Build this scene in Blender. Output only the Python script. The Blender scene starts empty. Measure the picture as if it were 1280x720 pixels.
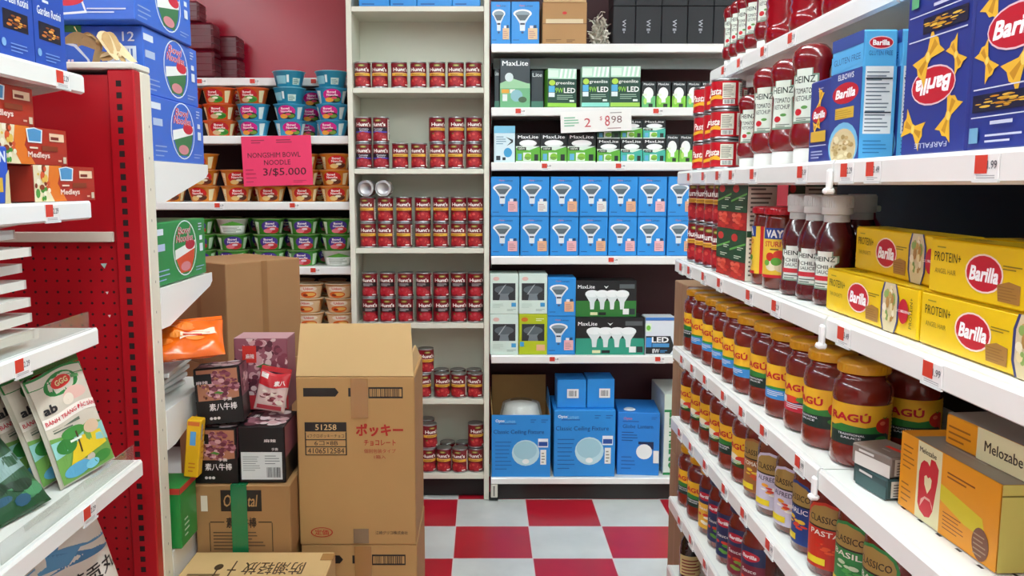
import bpy, bmesh, math, random
from mathutils import Vector, Matrix, geometry
SC = bpy.context.scene
COL = SC.collection
random.seed(7)

# ------------------------------------------------------------------ camera, world, exposure
F_PX, VPX, CAM_H = 1050.0, 605.0, 1.416          # focal length in pixels of a 1280 wide frame
PITCH = math.atan(128.0 / F_PX)
SP, CP = math.sin(PITCH), math.cos(PITCH)
cam_data = bpy.data.cameras.new('camera')
cam = bpy.data.objects.new('camera', cam_data)
COL.objects.link(cam)
cam.location = (0, 0, CAM_H)
cam.rotation_euler = (math.pi / 2 - PITCH, 0, 0)
cam_data.sensor_width = 36.0
cam_data.lens = 36.0 * F_PX / 1280.0
cam_data.shift_x = (640.0 - VPX) / 1280.0
cam_data.clip_start = 0.02
SC.camera = cam
w = bpy.data.worlds.new('world')
SC.world = w
w.use_nodes = True
w.node_tree.nodes['Background'].inputs[0].default_value = (0.9, 0.95, 1.0, 1)
w.node_tree.nodes['Background'].inputs[1].default_value = 0.3
SC.view_settings.view_transform = 'Standard'
SC.view_settings.look = 'None'
SC.view_settings.gamma = 1.0
SC.view_settings.use_curve_mapping = False
SC.view_settings.exposure = 0.0
LAMP = 23.5                                       # strength of the ceiling tubes


def W(px, py, Y):
    """the point of the room at depth Y that the photograph shows at pixel (px, py)"""
    u, v = (px - VPX) / F_PX, (360.0 - py) / F_PX
    t = Y / (CP + v * SP)
    return Vector((u * t, Y, CAM_H + t * (-SP + v * CP)))


def zc(Y, z):
    return Y * CP + (CAM_H - z) * SP


def Yat(px, X, z):
    """depth of a thing at lateral X and height z that is seen in pixel column px"""
    return (X * F_PX / (px - VPX) - (CAM_H - z) * SP) / CP


# ------------------------------------------------------------------ materials
MATS = {}


def lin(h):
    h = h.lstrip('#')
    c = [int(h[i:i + 2], 16) / 255.0 for i in (0, 2, 4)]
    return [x / 12.92 if x <= 0.04045 else ((x + 0.055) / 1.055) ** 2.4 for x in c]


def M(hx, rough=0.45, metal=0.0, coat=0.0, noise=0.0, scale=30.0, emit=0.0, trans=0.0, alpha=1.0, bump=0.0):
    key = (hx, rough, metal, coat, noise, scale, emit, trans, alpha, bump)
    if key in MATS:
        return MATS[key]
    m = bpy.data.materials.new('paint_' + hx.lstrip('#'))
    m.use_nodes = True
    nt = m.node_tree
    b = nt.nodes['Principled BSDF']
    c = lin(hx)
    b.inputs['Base Color'].default_value = (*c, 1)
    b.inputs['Roughness'].default_value = rough
    b.inputs['Metallic'].default_value = metal
    b.inputs['Coat Weight'].default_value = coat
    b.inputs['Coat Roughness'].default_value = 0.08
    b.inputs['Transmission Weight'].default_value = trans
    b.inputs['Alpha'].default_value = alpha
    if emit:
        b.inputs['Emission Color'].default_value = (*c, 1)
        b.inputs['Emission Strength'].default_value = emit
    if noise or bump:
        tc = nt.nodes.new('ShaderNodeTexCoord')
        nz = nt.nodes.new('ShaderNodeTexNoise')
        nz.inputs['Scale'].default_value = scale
        nz.inputs['Detail'].default_value = 3
        nt.links.new(tc.outputs['Object'], nz.inputs['Vector'])
        if noise:
            mx = nt.nodes.new('ShaderNodeMix')
            mx.data_type = 'RGBA'
            mx.inputs['A'].default_value = (*[max(0, x * (1 - noise)) for x in c], 1)
            mx.inputs['B'].default_value = (*[min(1, x * (1 + noise)) for x in c], 1)
            nt.links.new(nz.outputs['Fac'], mx.inputs['Factor'])
            nt.links.new(mx.outputs['Result'], b.inputs['Base Color'])
        if bump:
            bp = nt.nodes.new('ShaderNodeBump')
            bp.inputs['Strength'].default_value = bump
            bp.inputs['Distance'].default_value = 0.01
            nt.links.new(nz.outputs['Fac'], bp.inputs['Height'])
            nt.links.new(bp.outputs['Normal'], b.inputs['Normal'])
    MATS[key] = m
    return m


def mat(c):
    return M(c) if isinstance(c, str) else c


# ------------------------------------------------------------------ writing and printed pictures
TEXTS = {}


def text_polys(s, bold=0.0, shear=0.0):
    """the outline of a line of writing, scaled to the unit square around 0"""
    key = (s, bold, shear)
    if key in TEXTS:
        return TEXTS[key]
    cu = bpy.data.curves.new('writing', 'FONT')
    cu.body = s
    cu.resolution_u = 2
    cu.shear = shear
    ob = bpy.data.objects.new('writing', cu)
    COL.objects.link(ob)
    dg = bpy.context.evaluated_depsgraph_get()
    ev = ob.evaluated_get(dg)
    me = ev.to_mesh()
    vs = [(v.co.x, v.co.y) for v in me.vertices]
    fs = [tuple(p.vertices) for p in me.polygons]
    ev.to_mesh_clear()
    bpy.data.objects.remove(ob)
    bpy.data.curves.remove(cu)
    ncopy = 1
    if bold and vs:                       # heavier strokes: the outline printed with small shifts
        k = bold * .55
        sh = [(-k, -k), (k, k), (-k, k), (k, -k)] if bold > .035 else [(-k, -k * .7), (k, k * .7)]
        n = len(vs)
        ncopy = len(sh)
        fs = [tuple(i + n * q for i in f) for q in range(len(sh)) for f in fs]
        vs = [(x + dx, y + dy) for dx, dy in sh for x, y in vs]
    if vs:
        x0, x1 = min(v[0] for v in vs), max(v[0] for v in vs)
        y0, y1 = min(v[1] for v in vs), max(v[1] for v in vs)
        vs = [((x - x0) / max(x1 - x0, 1e-6) - .5, (y - y0) / max(y1 - y0, 1e-6) - .5) for x, y in vs]
    TEXTS[key] = (vs, fs, ncopy)
    return TEXTS[key]


def r(x0, y0, x1, y1, c):
    return ('P', [(x0, y0), (x1, y0), (x1, y1), (x0, y1)], c)


def e(cx, cy, rx, ry, c, n=20):
    return ('P', [(cx + rx * math.cos(2 * math.pi * i / n), cy + ry * math.sin(2 * math.pi * i / n)) for i in range(n)], c)


def p(pts, c):
    return ('C', pts, c)


def t(s, cx, cy, w_, h_, c, rot=0, b=0.02, sh=0.0):
    return ('T', s, cx, cy, w_, h_, c, rot, b, sh)


def bars(x0, x1, y0, y1, n, c, fill=.45, seed=1):
    """a paragraph of print too small to read"""
    rr = random.Random(seed)
    dy = (y1 - y0) / n
    return [r(x0, y0 + i * dy, x0 + (x1 - x0) * rr.uniform(.6, 1), y0 + (i + fill) * dy, c) for i in range(n)]


def barcode(x0, y0, x1, y1, c='#1a1a1a', n=16):
    rr = random.Random(3)
    d = (x1 - x0) / n
    return [r(x0 + i * d, y0, x0 + (i + rr.uniform(.25, .7)) * d, y1, c) for i in range(n)]


def blobs(cx, cy, rx, ry, n, cols, size, seed=1):
    rr = random.Random(seed)
    out = []
    for i in range(n):
        a, q = rr.uniform(0, 6.28), math.sqrt(rr.random())
        s = size * rr.uniform(.6, 1.3)
        out.append(e(cx + rx * q * math.cos(a), cy + ry * q * math.sin(a), s * rx, s * ry * rr.uniform(.5, 1), cols[i % len(cols)], 9))
    return out


def clip_x(poly, a, lo):
    out = []
    n = len(poly)
    for i in range(n):
        p0, p1 = poly[i], poly[(i + 1) % n]
        i0, i1 = (p0[0] >= a) == lo or p0[0] == a, (p1[0] >= a) == lo or p1[0] == a
        if i0:
            out.append(p0)
        if i0 != i1 and abs(p1[0] - p0[0]) > 1e-12:
            k = (a - p0[0]) / (p1[0] - p0[0])
            out.append((a, p0[1] + k * (p1[1] - p0[1])))
    return out


def clip_box(poly, x0, x1, y0, y1):
    if min(q[0] for q in poly) < x0 - 1e-9:
        poly = clip_x(poly, x0, True)
    if poly and max(q[0] for q in poly) > x1 + 1e-9:
        poly = clip_x(poly, x1, False)
    if poly and min(q[1] for q in poly) < y0 - 1e-9:
        poly = [(b, a) for a, b in clip_x([(b, a) for a, b in poly], y0, True)]
    if poly and max(q[1] for q in poly) > y1 + 1e-9:
        poly = [(b, a) for a, b in clip_x([(b, a) for a, b in poly], y1, False)]
    return poly


class MB:
    def __init__(self):
        self.v, self.f, self.m, self.s, self.mats = [], [], [], [], []

    def mi(self, c):
        m = mat(c)
        if m not in self.mats:
            self.mats.append(m)
        return self.mats.index(m)

    def add(self, vs, fs, c, smooth=False):
        b = len(self.v)
        i = self.mi(c)
        self.v += [tuple(q) for q in vs]
        for f in fs:
            self.f.append(tuple(b + k for k in f))
            self.m.append(i)
            self.s.append(smooth)

    def box(self, x0, x1, y0, y1, z0, z1, c, b=0.0, mx=None):
        if b <= 0:
            vs = [(x, y, z) for x in (x0, x1) for y in (y0, y1) for z in (z0, z1)]
            fs = [(0, 1, 3, 2), (4, 6, 7, 5), (0, 4, 5, 1), (2, 3, 7, 6), (0, 2, 6, 4), (1, 5, 7, 3)]
        else:
            bm = bmesh.new()
            bmesh.ops.create_cube(bm, size=1.0)
            for q in bm.verts:
                q.co = Vector(((x0 + x1) / 2 + q.co.x * (x1 - x0), (y0 + y1) / 2 + q.co.y * (y1 - y0), (z0 + z1) / 2 + q.co.z * (z1 - z0)))
            bmesh.ops.bevel(bm, geom=bm.edges[:], offset=b, segments=1, affect='EDGES')
            bm.verts.ensure_lookup_table()
            vs = [q.co.copy() for q in bm.verts]
            fs = [[q.index for q in f.verts] for f in bm.faces]
            bm.free()
        if mx is not None:
            vs = [mx @ Vector(q) for q in vs]
        self.add(vs, fs, c)

    def lathe(self, prof, c, n=28, ex=1.0, ey=1.0, caps=True, ox=0.0, oy=0.0, mx=None, smooth=True):
        """prof: (radius, z) from bottom to top; c: one colour or one per segment"""
        vs = [(ox + ex * q[0] * math.sin(2 * math.pi * k / n), oy - ey * q[0] * math.cos(2 * math.pi * k / n), q[1]) for q in prof for k in range(n)]
        if mx is not None:
            vs = [mx @ Vector(q) for q in vs]
        segs = len(prof) - 1
        cols = c if isinstance(c, list) else [c] * segs
        b = len(self.v)
        self.v += [tuple(q) for q in vs]
        for i in range(segs):
            mi = self.mi(cols[i])
            for k in range(n):
                k2 = (k + 1) % n
                self.f.append((b + i * n + k, b + i * n + k2, b + (i + 1) * n + k2, b + (i + 1) * n + k))
                self.m.append(mi)
                self.s.append(smooth)
        if caps:
            self.f.append(tuple(b + k for k in range(n))[::-1]); self.m.append(self.mi(cols[0])); self.s.append(False)
            self.f.append(tuple(b + segs * n + k for k in range(n))); self.m.append(self.mi(cols[-1])); self.s.append(False)

    def tube(self, pts, rad, c, n=8):
        pts = [Vector(q) for q in pts]
        rings = []
        for i, q in enumerate(pts):
            d = (pts[min(i + 1, len(pts) - 1)] - pts[max(i - 1, 0)]).normalized()
            a = d.orthogonal().normalized() if i == 0 else (rings[-1][1] - d * rings[-1][1].dot(d)).normalized()
            bq = d.cross(a)
            rings.append((q, a, bq))
        vs = [q + rad * (a * math.cos(2 * math.pi * k / n) + bq * math.sin(2 * math.pi * k / n)) for q, a, bq in rings for k in range(n)]
        fs = [(i * n + k, i * n + (k + 1) % n, (i + 1) * n + (k + 1) % n, (i + 1) * n + k) for i in range(len(pts) - 1) for k in range(n)]
        fs += [tuple(range(n))[::-1], tuple((len(pts) - 1) * n + k for k in range(n))]
        self.add(vs, fs, c, True)

    def paint(self, art, mp, w_, h_, step=None, off=.0004, dl=.00011):
        """print a flat drawing (unit square) on a surface: mp(x, y, height above it)"""
        lvl = off
        dl = min(dl, .0016 / max(1, len(art)))
        for el in art:
            polys, ncopy, lv0 = [], 1, lvl
            if el[0] == 'P':
                polys = [[((x - .5) * w_, y * h_) for x, y in el[1]]]
                c = el[2]
            elif el[0] == 'C':
                pts = [((x - .5) * w_, y * h_) for x, y in el[1]]
                tri = geometry.tessellate_polygon([[Vector((x, y, 0)) for x, y in pts]])
                polys = [[pts[i] for i in tr] for tr in tri]
                c = el[2]
            else:
                _, s, cx, cy, tw, th, c, rot, b, sh = el
                vs, fs, ncopy = text_polys(s, b, sh)
                ca, sa = math.cos(math.radians(rot)), math.sin(math.radians(rot))
                q90 = rot % 90 == 0
                pts = []
                for x, y in vs:
                    if q90:
                        xx, yy = x * ca - y * sa, x * sa + y * ca
                        pts.append(((cx - .5 + xx * tw) * w_, (cy + yy * th) * h_))
                    else:
                        X, Y = x * tw * w_, y * th * h_
                        pts.append(((cx - .5) * w_ + X * ca - Y * sa, cy * h_ + X * sa + Y * ca))
                polys = [[pts[i] for i in f] for f in fs]
            npc = max(1, len(polys) // ncopy)
            for ip, po in enumerate(polys):
                lvl = lv0 + max(dl, 1e-5) * .22 * (ip // npc)
                po = clip_box(po, -w_ / 2, w_ / 2, 0.0, h_)
                if len(po) < 3:
                    continue
                if step:
                    a, z = min(q[0] for q in po), max(q[0] for q in po)
                    k0, k1 = math.floor(a / step), math.floor(z / step)
                    for k in range(k0, k1 + 1):
                        s2 = po
                        if k > k0:
                            s2 = clip_x(s2, k * step, True)
                        if k < k1 and len(s2) > 2:
                            s2 = clip_x(s2, (k + 1) * step, False)
                        if len(s2) > 2:
                            self.add([mp(x, y, lvl) for x, y in s2], [tuple(range(len(s2)))], c)
                else:
                    self.add([mp(x, y, lvl) for x, y in po], [tuple(range(len(po)))], c)
            lvl = lv0 + dl

    def mesh(self, name):
        me = bpy.data.meshes.new(name)
        me.from_pydata([tuple(q) for q in self.v], [], self.f)
        for m in self.mats:
            me.materials.append(m)
        me.polygons.foreach_set('material_index', self.m)
        me.polygons.foreach_set('use_smooth', self.s)
        me.update()
        return me

    def build(self, name, parent=None, loc=None, rot=None, label=None):
        o = bpy.data.objects.new(name, self.mesh(name))
        COL.objects.link(o)
        if parent is not None:
            o.parent = parent
            KIDS.setdefault(parent.name, []).append(o)
        if loc is not None:
            o.location = loc
        if rot is not None:
            o.rotation_euler = rot
        if label:
            o['label'] = label
        return o


KIDS = {}


def empty(name, loc=(0, 0, 0), rz=0.0):
    o = bpy.data.objects.new(name, None)
    COL.objects.link(o)
    o.location = loc
    o.rotation_euler = (0, 0, rz)
    o.empty_display_size = .05
    return o


def tag(o, label, cat, group=None):
    o['label'] = label
    o['category'] = cat
    if group:
        o['group'] = group
    return o


def struct(o):
    o['kind'] = 'structure'
    return o


class Kind:
    """one kind of product: the first put() moves the thing itself, later ones copy it with its parts"""

    def __init__(self, root, cat, group=None):
        self.root, self.cat, self.group, self.used = root, cat, group, False

    def put(self, loc, label, rz=0.0, group=None, rot=None, scale=None):
        o = self.root
        if self.used:
            o = self.root.copy()
            COL.objects.link(o)
            for ch in KIDS.get(self.root.name, []):
                c = ch.copy()
                COL.objects.link(c)
                c.parent = o
                KIDS.setdefault(o.name, []).append(c)
                for g in KIDS.get(ch.name, []):
                    d = g.copy()
                    COL.objects.link(d)
                    d.parent = c
        self.used = True
        o.location = loc
        o.rotation_euler = rot if rot is not None else (0, 0, rz)
        if scale:
            o.scale = (scale,) * 3 if not isinstance(scale, tuple) else scale
        tag(o, label, self.cat, group or self.group)
        return o


ORD = ['first', 'second', 'third', 'fourth', 'fifth', 'sixth', 'seventh', 'eighth', 'ninth', 'tenth', 'eleventh', 'twelfth', 'thirteenth', 'fourteenth', 'fifteenth', 'sixteenth', 'seventeenth', 'eighteenth']
RAD = math.radians


# ------------------------------------------------------------------ generic builders
def face_map(side, w_, d_, h_):
    """(map, width, height) of one side of a box that stands on its base, front towards -y"""
    if side == 'front':
        return (lambda x, y, o: (x, -d_ / 2 - o, y)), w_, h_
    if side == 'back':
        return (lambda x, y, o: (-x, d_ / 2 + o, y)), w_, h_
    if side == 'right':
        return (lambda x, y, o: (w_ / 2 + o, x, y)), d_, h_
    if side == 'left':
        return (lambda x, y, o: (-w_ / 2 - o, -x, y)), d_, h_
    return (lambda x, y, o: (x, y - d_ / 2, h_ + o)), w_, d_


def make_box(name, w_, d_, h_, base, arts, bev=.0025, parts=(), rough=.4, noise=.05):
    """a printed cardboard box; arts: {side: drawing}; parts: (name, side, drawing) become meshes of their own"""
    mb = MB()
    mb.box(-w_ / 2, w_ / 2, -d_ / 2, d_ / 2, 0, h_, M(base, rough, noise=noise, scale=14) if isinstance(base, str) else base, bev)
    for side, art in arts.items():
        mp, fw, fh = face_map(side, w_, d_, h_)
        mb.paint(art, mp, fw, fh)
    o = mb.build(name)
    for nm, side, art in parts:
        q = MB()
        mp, fw, fh = face_map(side, w_, d_, h_)
        q.paint(art, mp, fw, fh, off=.0035)
        q.build(nm, o)
    return o


def cyl_map(rf, z0=0.0, a0=0.0, rr=None, ex=1.0, ey=1.0):
    def mp(x, y, o):
        R = rf(y + z0)
        a = a0 + x / (rr or R)
        return (ex * (R + o) * math.sin(a), -ey * (R + o) * math.cos(a), y + z0)
    return mp


# ------------------------------------------------------------------ the room
RX0, RX1, RY0, RY1, RZ = -3.6, 2.9, -3.6, 4.16, 3.0


def slab(name, x0, x1, y0, y1, z0, z1, m):
    mb = MB()
    mb.box(x0, x1, y0, y1, z0, z1, m)
    return struct(mb.build(name))


def floor_material():
    m = bpy.data.materials.new('red_white_floor_tiles')
    m.use_nodes = True
    nt = m.node_tree
    b = nt.nodes['Principled BSDF']
    N, L = nt.nodes.new, nt.links.new
    tc = N('ShaderNodeTexCoord')
    mp = N('ShaderNodeMapping')
    mp.inputs['Location'].default_value = (0.118 / .305 + 40, -3.37 / .305 + 40, .5)
    mp.inputs['Scale'].default_value = (1 / .305, 1 / .305, 0)
    L(tc.outputs['Object'], mp.inputs['Vector'])
    ck = N('ShaderNodeTexChecker')
    ck.inputs['Scale'].default_value = 1.0
    ck.inputs['Color1'].default_value = (*lin('#c01c30'), 1)
    ck.inputs['Color2'].default_value = (*lin('#dcdfdc'), 1)
    L(mp.outputs['Vector'], ck.inputs['Vector'])
    # pale joints between the tiles
    br = N('ShaderNodeTexBrick')
    br.offset = 0.0
    br.inputs['Scale'].default_value = 1.0
    br.inputs['Mortar Size'].default_value = .006
    br.inputs['Brick Width'].default_value = 1.0
    br.inputs['Row Height'].default_value = 1.0
    L(mp.outputs['Vector'], br.inputs['Vector'])
    mx = N('ShaderNodeMix')
    mx.data_type = 'RGBA'
    L(br.outputs['Fac'], mx.inputs['Factor'])
    L(ck.outputs['Color'], mx.inputs['A'])
    mx.inputs['B'].default_value = (*lin('#e8d2d2'), 1)
    # scuffs
    nz = N('ShaderNodeTexNoise')
    nz.inputs['Scale'].default_value = 6
    nz.inputs['Detail'].default_value = 6
    L(tc.outputs['Object'], nz.inputs['Vector'])
    mr = N('ShaderNodeMapRange')
    mr.inputs['From Min'].default_value = .35
    mr.inputs['From Max'].default_value = .7
    mr.inputs['To Min'].default_value = 1.0
    mr.inputs['To Max'].default_value = .86
    L(nz.outputs['Fac'], mr.inputs['Value'])
    mu = N('ShaderNodeMix')
    mu.data_type = 'RGBA'
    mu.blend_type = 'MULTIPLY'
    mu.inputs['Factor'].default_value = 1
    L(mx.outputs['Result'], mu.inputs['A'])
    L(mr.outputs['Result'], mu.inputs['B'])
    L(mu.outputs['Result'], b.inputs['Base Color'])
    b.inputs['Roughness'].default_value = .28
    return m


RED_WALL = M('#b4062e', .34, noise=.05, scale=2, coat=.3)
RED_WALL.node_tree.nodes['Principled BSDF'].inputs['Coat Roughness'].default_value = .2
CREAM = M('#e6e5db', .6, noise=.03, scale=3)
slab('floor', RX0, RX1, RY0, RY1, -.1, 0, floor_material())
slab('ceiling', RX0, RX1, RY0, RY1, RZ, RZ + .1, CREAM)
slab('wall_back', RX0, RX1, RY1, RY1 + .1, 0, RZ, RED_WALL)
slab('wall_left', RX0 - .1, RX0, RY0, RY1, 0, RZ, RED_WALL)
slab('wall_right', RX1, RX1 + .1, RY0, RY1, 0, RZ, CREAM)
slab('wall_rear', RX0, RX1, RY0 - .1, RY0, 0, RZ, CREAM)

# ceiling tubes in rows over the aisles
fr = MB()
fr.box(-.16, .16, -.62, .62, 0, .05, M('#d9dad6', .4), .006)
o_l = empty('ceiling_light')
fr.build('frame', o_l)
df = MB()
df.box(-.13, .13, -.6, .6, -.012, -.001, M('#e9f8fa', .5, emit=LAMP), .004)
df.build('diffuser', o_l)
K_LIGHT = Kind(o_l, 'ceiling light', 'fluorescent ceiling lights over the aisles')
for row, x in (('middle', 0.05), ('left', -2.05), ('right', 2.05)):
    for i, y in enumerate((2.2, .75, -.7, -2.15)):
        K_LIGHT.put((x, y, RZ - .05), 'white fluorescent ceiling light, %s from the red wall, over the %s aisle' % (ORD[i], row))

# ------------------------------------------------------------------ shelving
WHITE = M('#e9e9e3', .38, noise=.02, scale=5)
WHITE_G = M('#dcdfd8', .45, noise=.03, scale=5)
RAIL = M('#f1f1ee', .25, coat=.3)
DARK = M('#1a1013', .6)
SLOT = M('#3c3c3a', .7)


def shelf_part(root, w_, depth, z, col=WHITE, slots=False, thick=.022, rail_h=.036, y_back=0.0):
    mb = MB()
    mb.box(-w_ / 2, w_ / 2, y_back - depth + .006, y_back - .001, z - thick, z, col)
    if slots:
        art = []
        n = int(w_ / .045)
        for k in range(n):
            for q in (.05, .078):
                x = (k + .5 + (.5 if q > .06 else 0)) / n
                if x < .99:
                    art.append(r(x - .0055, q / depth, x + .0055, (q + .004) / depth, SLOT))
        mb.paint(art, lambda x, y, o: (x, y_back - depth + y, z + .0003), w_, depth, dl=0)
    # side brackets that taper away from the posts
    for s in (-1, 1):
        x0, x1 = (s * w_ / 2 - .004, s * w_ / 2) if s > 0 else (s * w_ / 2, s * w_ / 2 + .004)
        bk = .0255 if slots else .085
        prof = [(y_back - .001, z - .002), (y_back - .001, z - bk), (y_back - .06, z - bk), (y_back - depth + .02, z - thick - .002), (y_back - depth + .008, z - .002)]
        vs = [(x0, *q) for q in prof] + [(x1, *q) for q in prof]
        n = len(prof)
        mb.add(vs, [tuple(range(n)), tuple(range(2 * n - 1, n - 1, -1))] + [(i, (i + 1) % n, n + (i + 1) % n, n + i) for i in range(n)], col)
    s = mb.build('shelf', root)
    rl = MB()
    yb = y_back - depth
    prof = [(yb + .006, z + .001), (yb, z + .001), (yb - .003, z - .004), (yb - .003, z - rail_h + .004), (yb + .004, z - rail_h), (yb + .008, z - rail_h + .008)]
    n = len(prof)
    vs = [(-w_ / 2 + .001, *q) for q in prof] + [(w_ / 2 - .001, *q) for q in prof]
    rl.add(vs, [tuple(range(n)), tuple(range(2 * n - 1, n - 1, -1))] + [(i, (i + 1) % n, n + (i + 1) % n, n + i) for i in range(n)], RAIL)
    rl.build('price_rail', s)
    return s


def gondola(name, label, w_, shelves, height, loc, rz, back=DARK, base=.4, slots=False, cat='shelving', kick=.1, base_z=.1, post=WHITE_G, rail_h=.036):
    root = empty(name, loc, rz)
    tag(root, label, cat)
    mb = MB()
    mb.box(-w_ / 2, w_ / 2, .001, .014, .03, height, back)
    mb.build('back_panel', root)
    for s in (-1, 1):
        mb = MB()
        mb.box(s * (w_ / 2 - .02) - .02, s * (w_ / 2 - .02) + .02, .0145, .055, 0, height, post, .003)
        mb.build('upright', root)
    mb = MB()
    mb.box(-w_ / 2 + .01, w_ / 2 - .01, -base + .04, -base + .06, 0, base_z - .03, M('#2b2727', .6))
    mb.build('kick_plate', root)
    shelf_part(root, w_, base, base_z, slots=slots, rail_h=.03)
    for z, d in shelves:
        shelf_part(root, w_, d, z, slots=slots, rail_h=rail_h)
    return root


# --- the long run at the right hand of the aisle, two bays
RF = .53                                  # its front edge
RB = .93
RY_END, RY_JOINT, RY_NEAR = 2.31, 1.28, .28
Z_A, Z_B, Z_C, Z_D, Z_E, Z_F, Z_G = 1.72, 1.453, 1.215, .972, .771, .536, .33
r_shelves = [(Z_A, RB - .61), (Z_B, .4), (Z_C, .4), (Z_D, .4), (Z_E, .4), (Z_F, .4), (Z_G, .4)]
g_far = gondola('gondola_shelving', 'white steel shelving bay full of sauce jars and cans, beside the red checkered floor', RY_END - RY_JOINT - .004, r_shelves, 2.1,
                (RB, (RY_END + RY_JOINT) / 2, 0), -math.pi / 2, slots=True)
g_near = gondola('gondola_shelving', 'white steel shelving bay holding pasta boxes and yellow cartons, closest bay to the viewer', RY_JOINT - RY_NEAR - .004, r_shelves, 2.1,
                 (RB, (RY_JOINT + RY_NEAR) / 2, 0), -math.pi / 2, slots=True)
# small clips where the rails of the two bays meet
for z in (Z_B, Z_C, Z_D):
    mb = MB()
    mb.box(.519, .5265, RY_JOINT - .006, RY_JOINT + .008, z - .044, z - .012, M('#f0f0ee', .4), .003)
    mb.box(.514, .53, RY_JOINT - .006, RY_JOINT + .008, z - .05, z - .0405, M('#f0f0ee', .4), .003)
    c = mb.build('rail_clip', g_far)
    c.matrix_parent_inverse = (Matrix.Translation(g_far.location) @ Matrix.Rotation(-math.pi / 2, 4, 'Z')).inverted()

# --- the run at the left hand, its shelves end at the red pegboard
LF, LEND = -.79, 1.69
L_T, L_2, L_3, L_4, L_5 = 1.63, 1.385, 1.128, .85, .50
g_left = gondola('gondola_shelving', 'white steel shelving run in front of the red pegboard, holding rice paper and pasta', LEND - .5,
                 [(L_T, .4), (L_2, .4), (L_3, .4), (L_4, .477), (L_5, .477)], 2.0, (-1.19, (LEND + .5) / 2, 0), math.pi / 2, back=M('#a50a1c', .4), base=.477)
for z, ttl in ((L_3, 'a'), (L_4, 'b')):   # clear plastic fences on two of its shelves
    mb = MB()
    x = LF + .002 if z == L_3 else -.713 + .002
    mb.box(x - .014, x - .0115, 1.2, LEND - .01, z + .001, z + .035, M('#e8f6f2', .08, trans=.9, alpha=.35))
    c = mb.build('clear_fence', g_left)
    c.matrix_parent_inverse = (Matrix.Translation(g_left.location) @ Matrix.Rotation(math.pi / 2, 4, 'Z')).inverted()

# --- the red gondola across the end of the left run
RED_P = M('#b4061a', .38, noise=.04, scale=4, coat=.15)
GX, GY, GH = -.765, 1.88, 1.668
root = empty('pegboard_gondola', (0, 0, 0))
tag(root, 'red pegboard end of a double sided shelving unit with white side post', 'shelving')
mb = MB()
px0 = -2.1
mb.box(px0, GX - .062, GY + .012, GY + .03, .05, GH - .01, RED_P)
holes = []
zt = W(100, 303, GY).z - .012
PW = GX - .062 - px0
nz_ = int((zt - .2) / .0254)
for i in range(26):
    for k in range(nz_):
        x = GX - .075 - i * .0254
        z = zt - k * .0254
        holes.append(e((x - px0) / PW, z / 2, .0032 / PW, .0016, M('#3a0208', .8), 7))
mb.paint(holes, lambda x, y, o: ((px0 + GX - .062) / 2 + x, GY + .012 - .0006, y), PW, 2.0, dl=0)
for px, py, s in ((130, 332, 4), (134, 366, 2), (137, 395, 2)):   # torn bits of sticker
    q = W(px, py, GY + .011)
    k = s * .0017
    mb.add([(q.x - k, q.y - .0015, q.z + k * .7), (q.x + k * 1.1, q.y - .0015, q.z + k * .8), (q.x + k * .2, q.y - .0015, q.z - k)], [(0, 1, 2)], M('#b9d8cf' if s > 3 else '#e8dede', .5))
mb.build('pegboard', root)
mb = MB()
mb.box(px0, GX - .066, GY + .002, GY + .011, W(100, 303, GY).z, W(100, 290, GY).z, M('#d9cfbf', .5), .002)
mb.build('trim_strip', root)
mb = MB()
mb.box(GX - .06, GX - .001, GY, GY + .035, 0, GH, RED_P, .003)
sl = []
for k in range(int(GH / .0254) - 1):
    z = GH - .03 - k * .0254
    sl.append(r(.32, (z - .0065) / 2, .52, (z + .0065) / 2, M('#1c0205', .8)))
mb.paint(sl, lambda x, y, o: (GX - .0305 + x, GY - .0006, y), .059, 2.0, dl=0)
mb.build('slotted_upright', root)
mb = MB()
mb.box(GX - .02, GX, GY + .036, GY + .09, 0, GH, M('#e2dccb', .5, noise=.05, scale=12), .003)
rr = random.Random(5)
dots = [e(.35 + .2 * rr.random(), z / 1.66, .03, .0022, '#4a4136', 7) for z in [.2 + .071 * i for i in range(20)]]
mb.paint(dots, lambda x, y, o: (GX + o, GY + .063 + x, y * 1.66), .052, 1.0)
mb.build('side_post', root)
mb = MB()
mb.box(px0, GX, GY - .004, GY + .09, GH + .001, GH + .016, M('#e3e0d6', .4), .003)
mb.build('top_cap', root)
mb = MB()
mb.box(px0, GX - .022, GY + .075, GY + .09, .05, GH, M('#15100f', .6))
mb.build('rear_panel', root)
S_A, S_B, S_C, S_D = 1.471, 1.172, .875, .52
for z in (S_A, S_B, S_C, S_D, .12):      # shelves on the far side, they reach away from us
    mb = MB()
    y0, y1 = GY + .092, GY + .47
    mb.box(px0, GX - .005, y0, y1, z - .022, z, WHITE)
    prof = [(y0, z + .002), (y0, z - .095), (y0 + .05, z - .095), (y1 - .02, z - .034), (y1, z - .022), (y1, z + .002)]
    n = len(prof)
    vs = [(GX - .0045, *q) for q in prof] + [(GX, *q) for q in prof]
    mb.add(vs, [tuple(range(n)), tuple(range(2 * n - 1, n - 1, -1))] + [(i, (i + 1) % n, n + (i + 1) % n, n + i) for i in range(n)], M('#efefec', .4))
    s = mb.build('shelf', root)

# --- noodle shelving against the red wall
NF = 3.74
NX0, NX1 = -1.95, W(437.5, 300, 3.66).x - .002
nz = [W(350, y, NF).z for y in (170, 252.5, 333.5, 411, 500)]
z_ntop = W(350, 97.5, NF + .16).z
g_noodle = gondola('gondola_shelving', 'white shelving with stacked noodle bowls, beside the cream bookcase', NX1 - NX0,
                   [(z_ntop, .24)] + [(z, .4) for z in nz], z_ntop + .012, ((NX0 + NX1) / 2, NF + .4, 0), 0, back=M('#1a0c10', .6))

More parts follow.
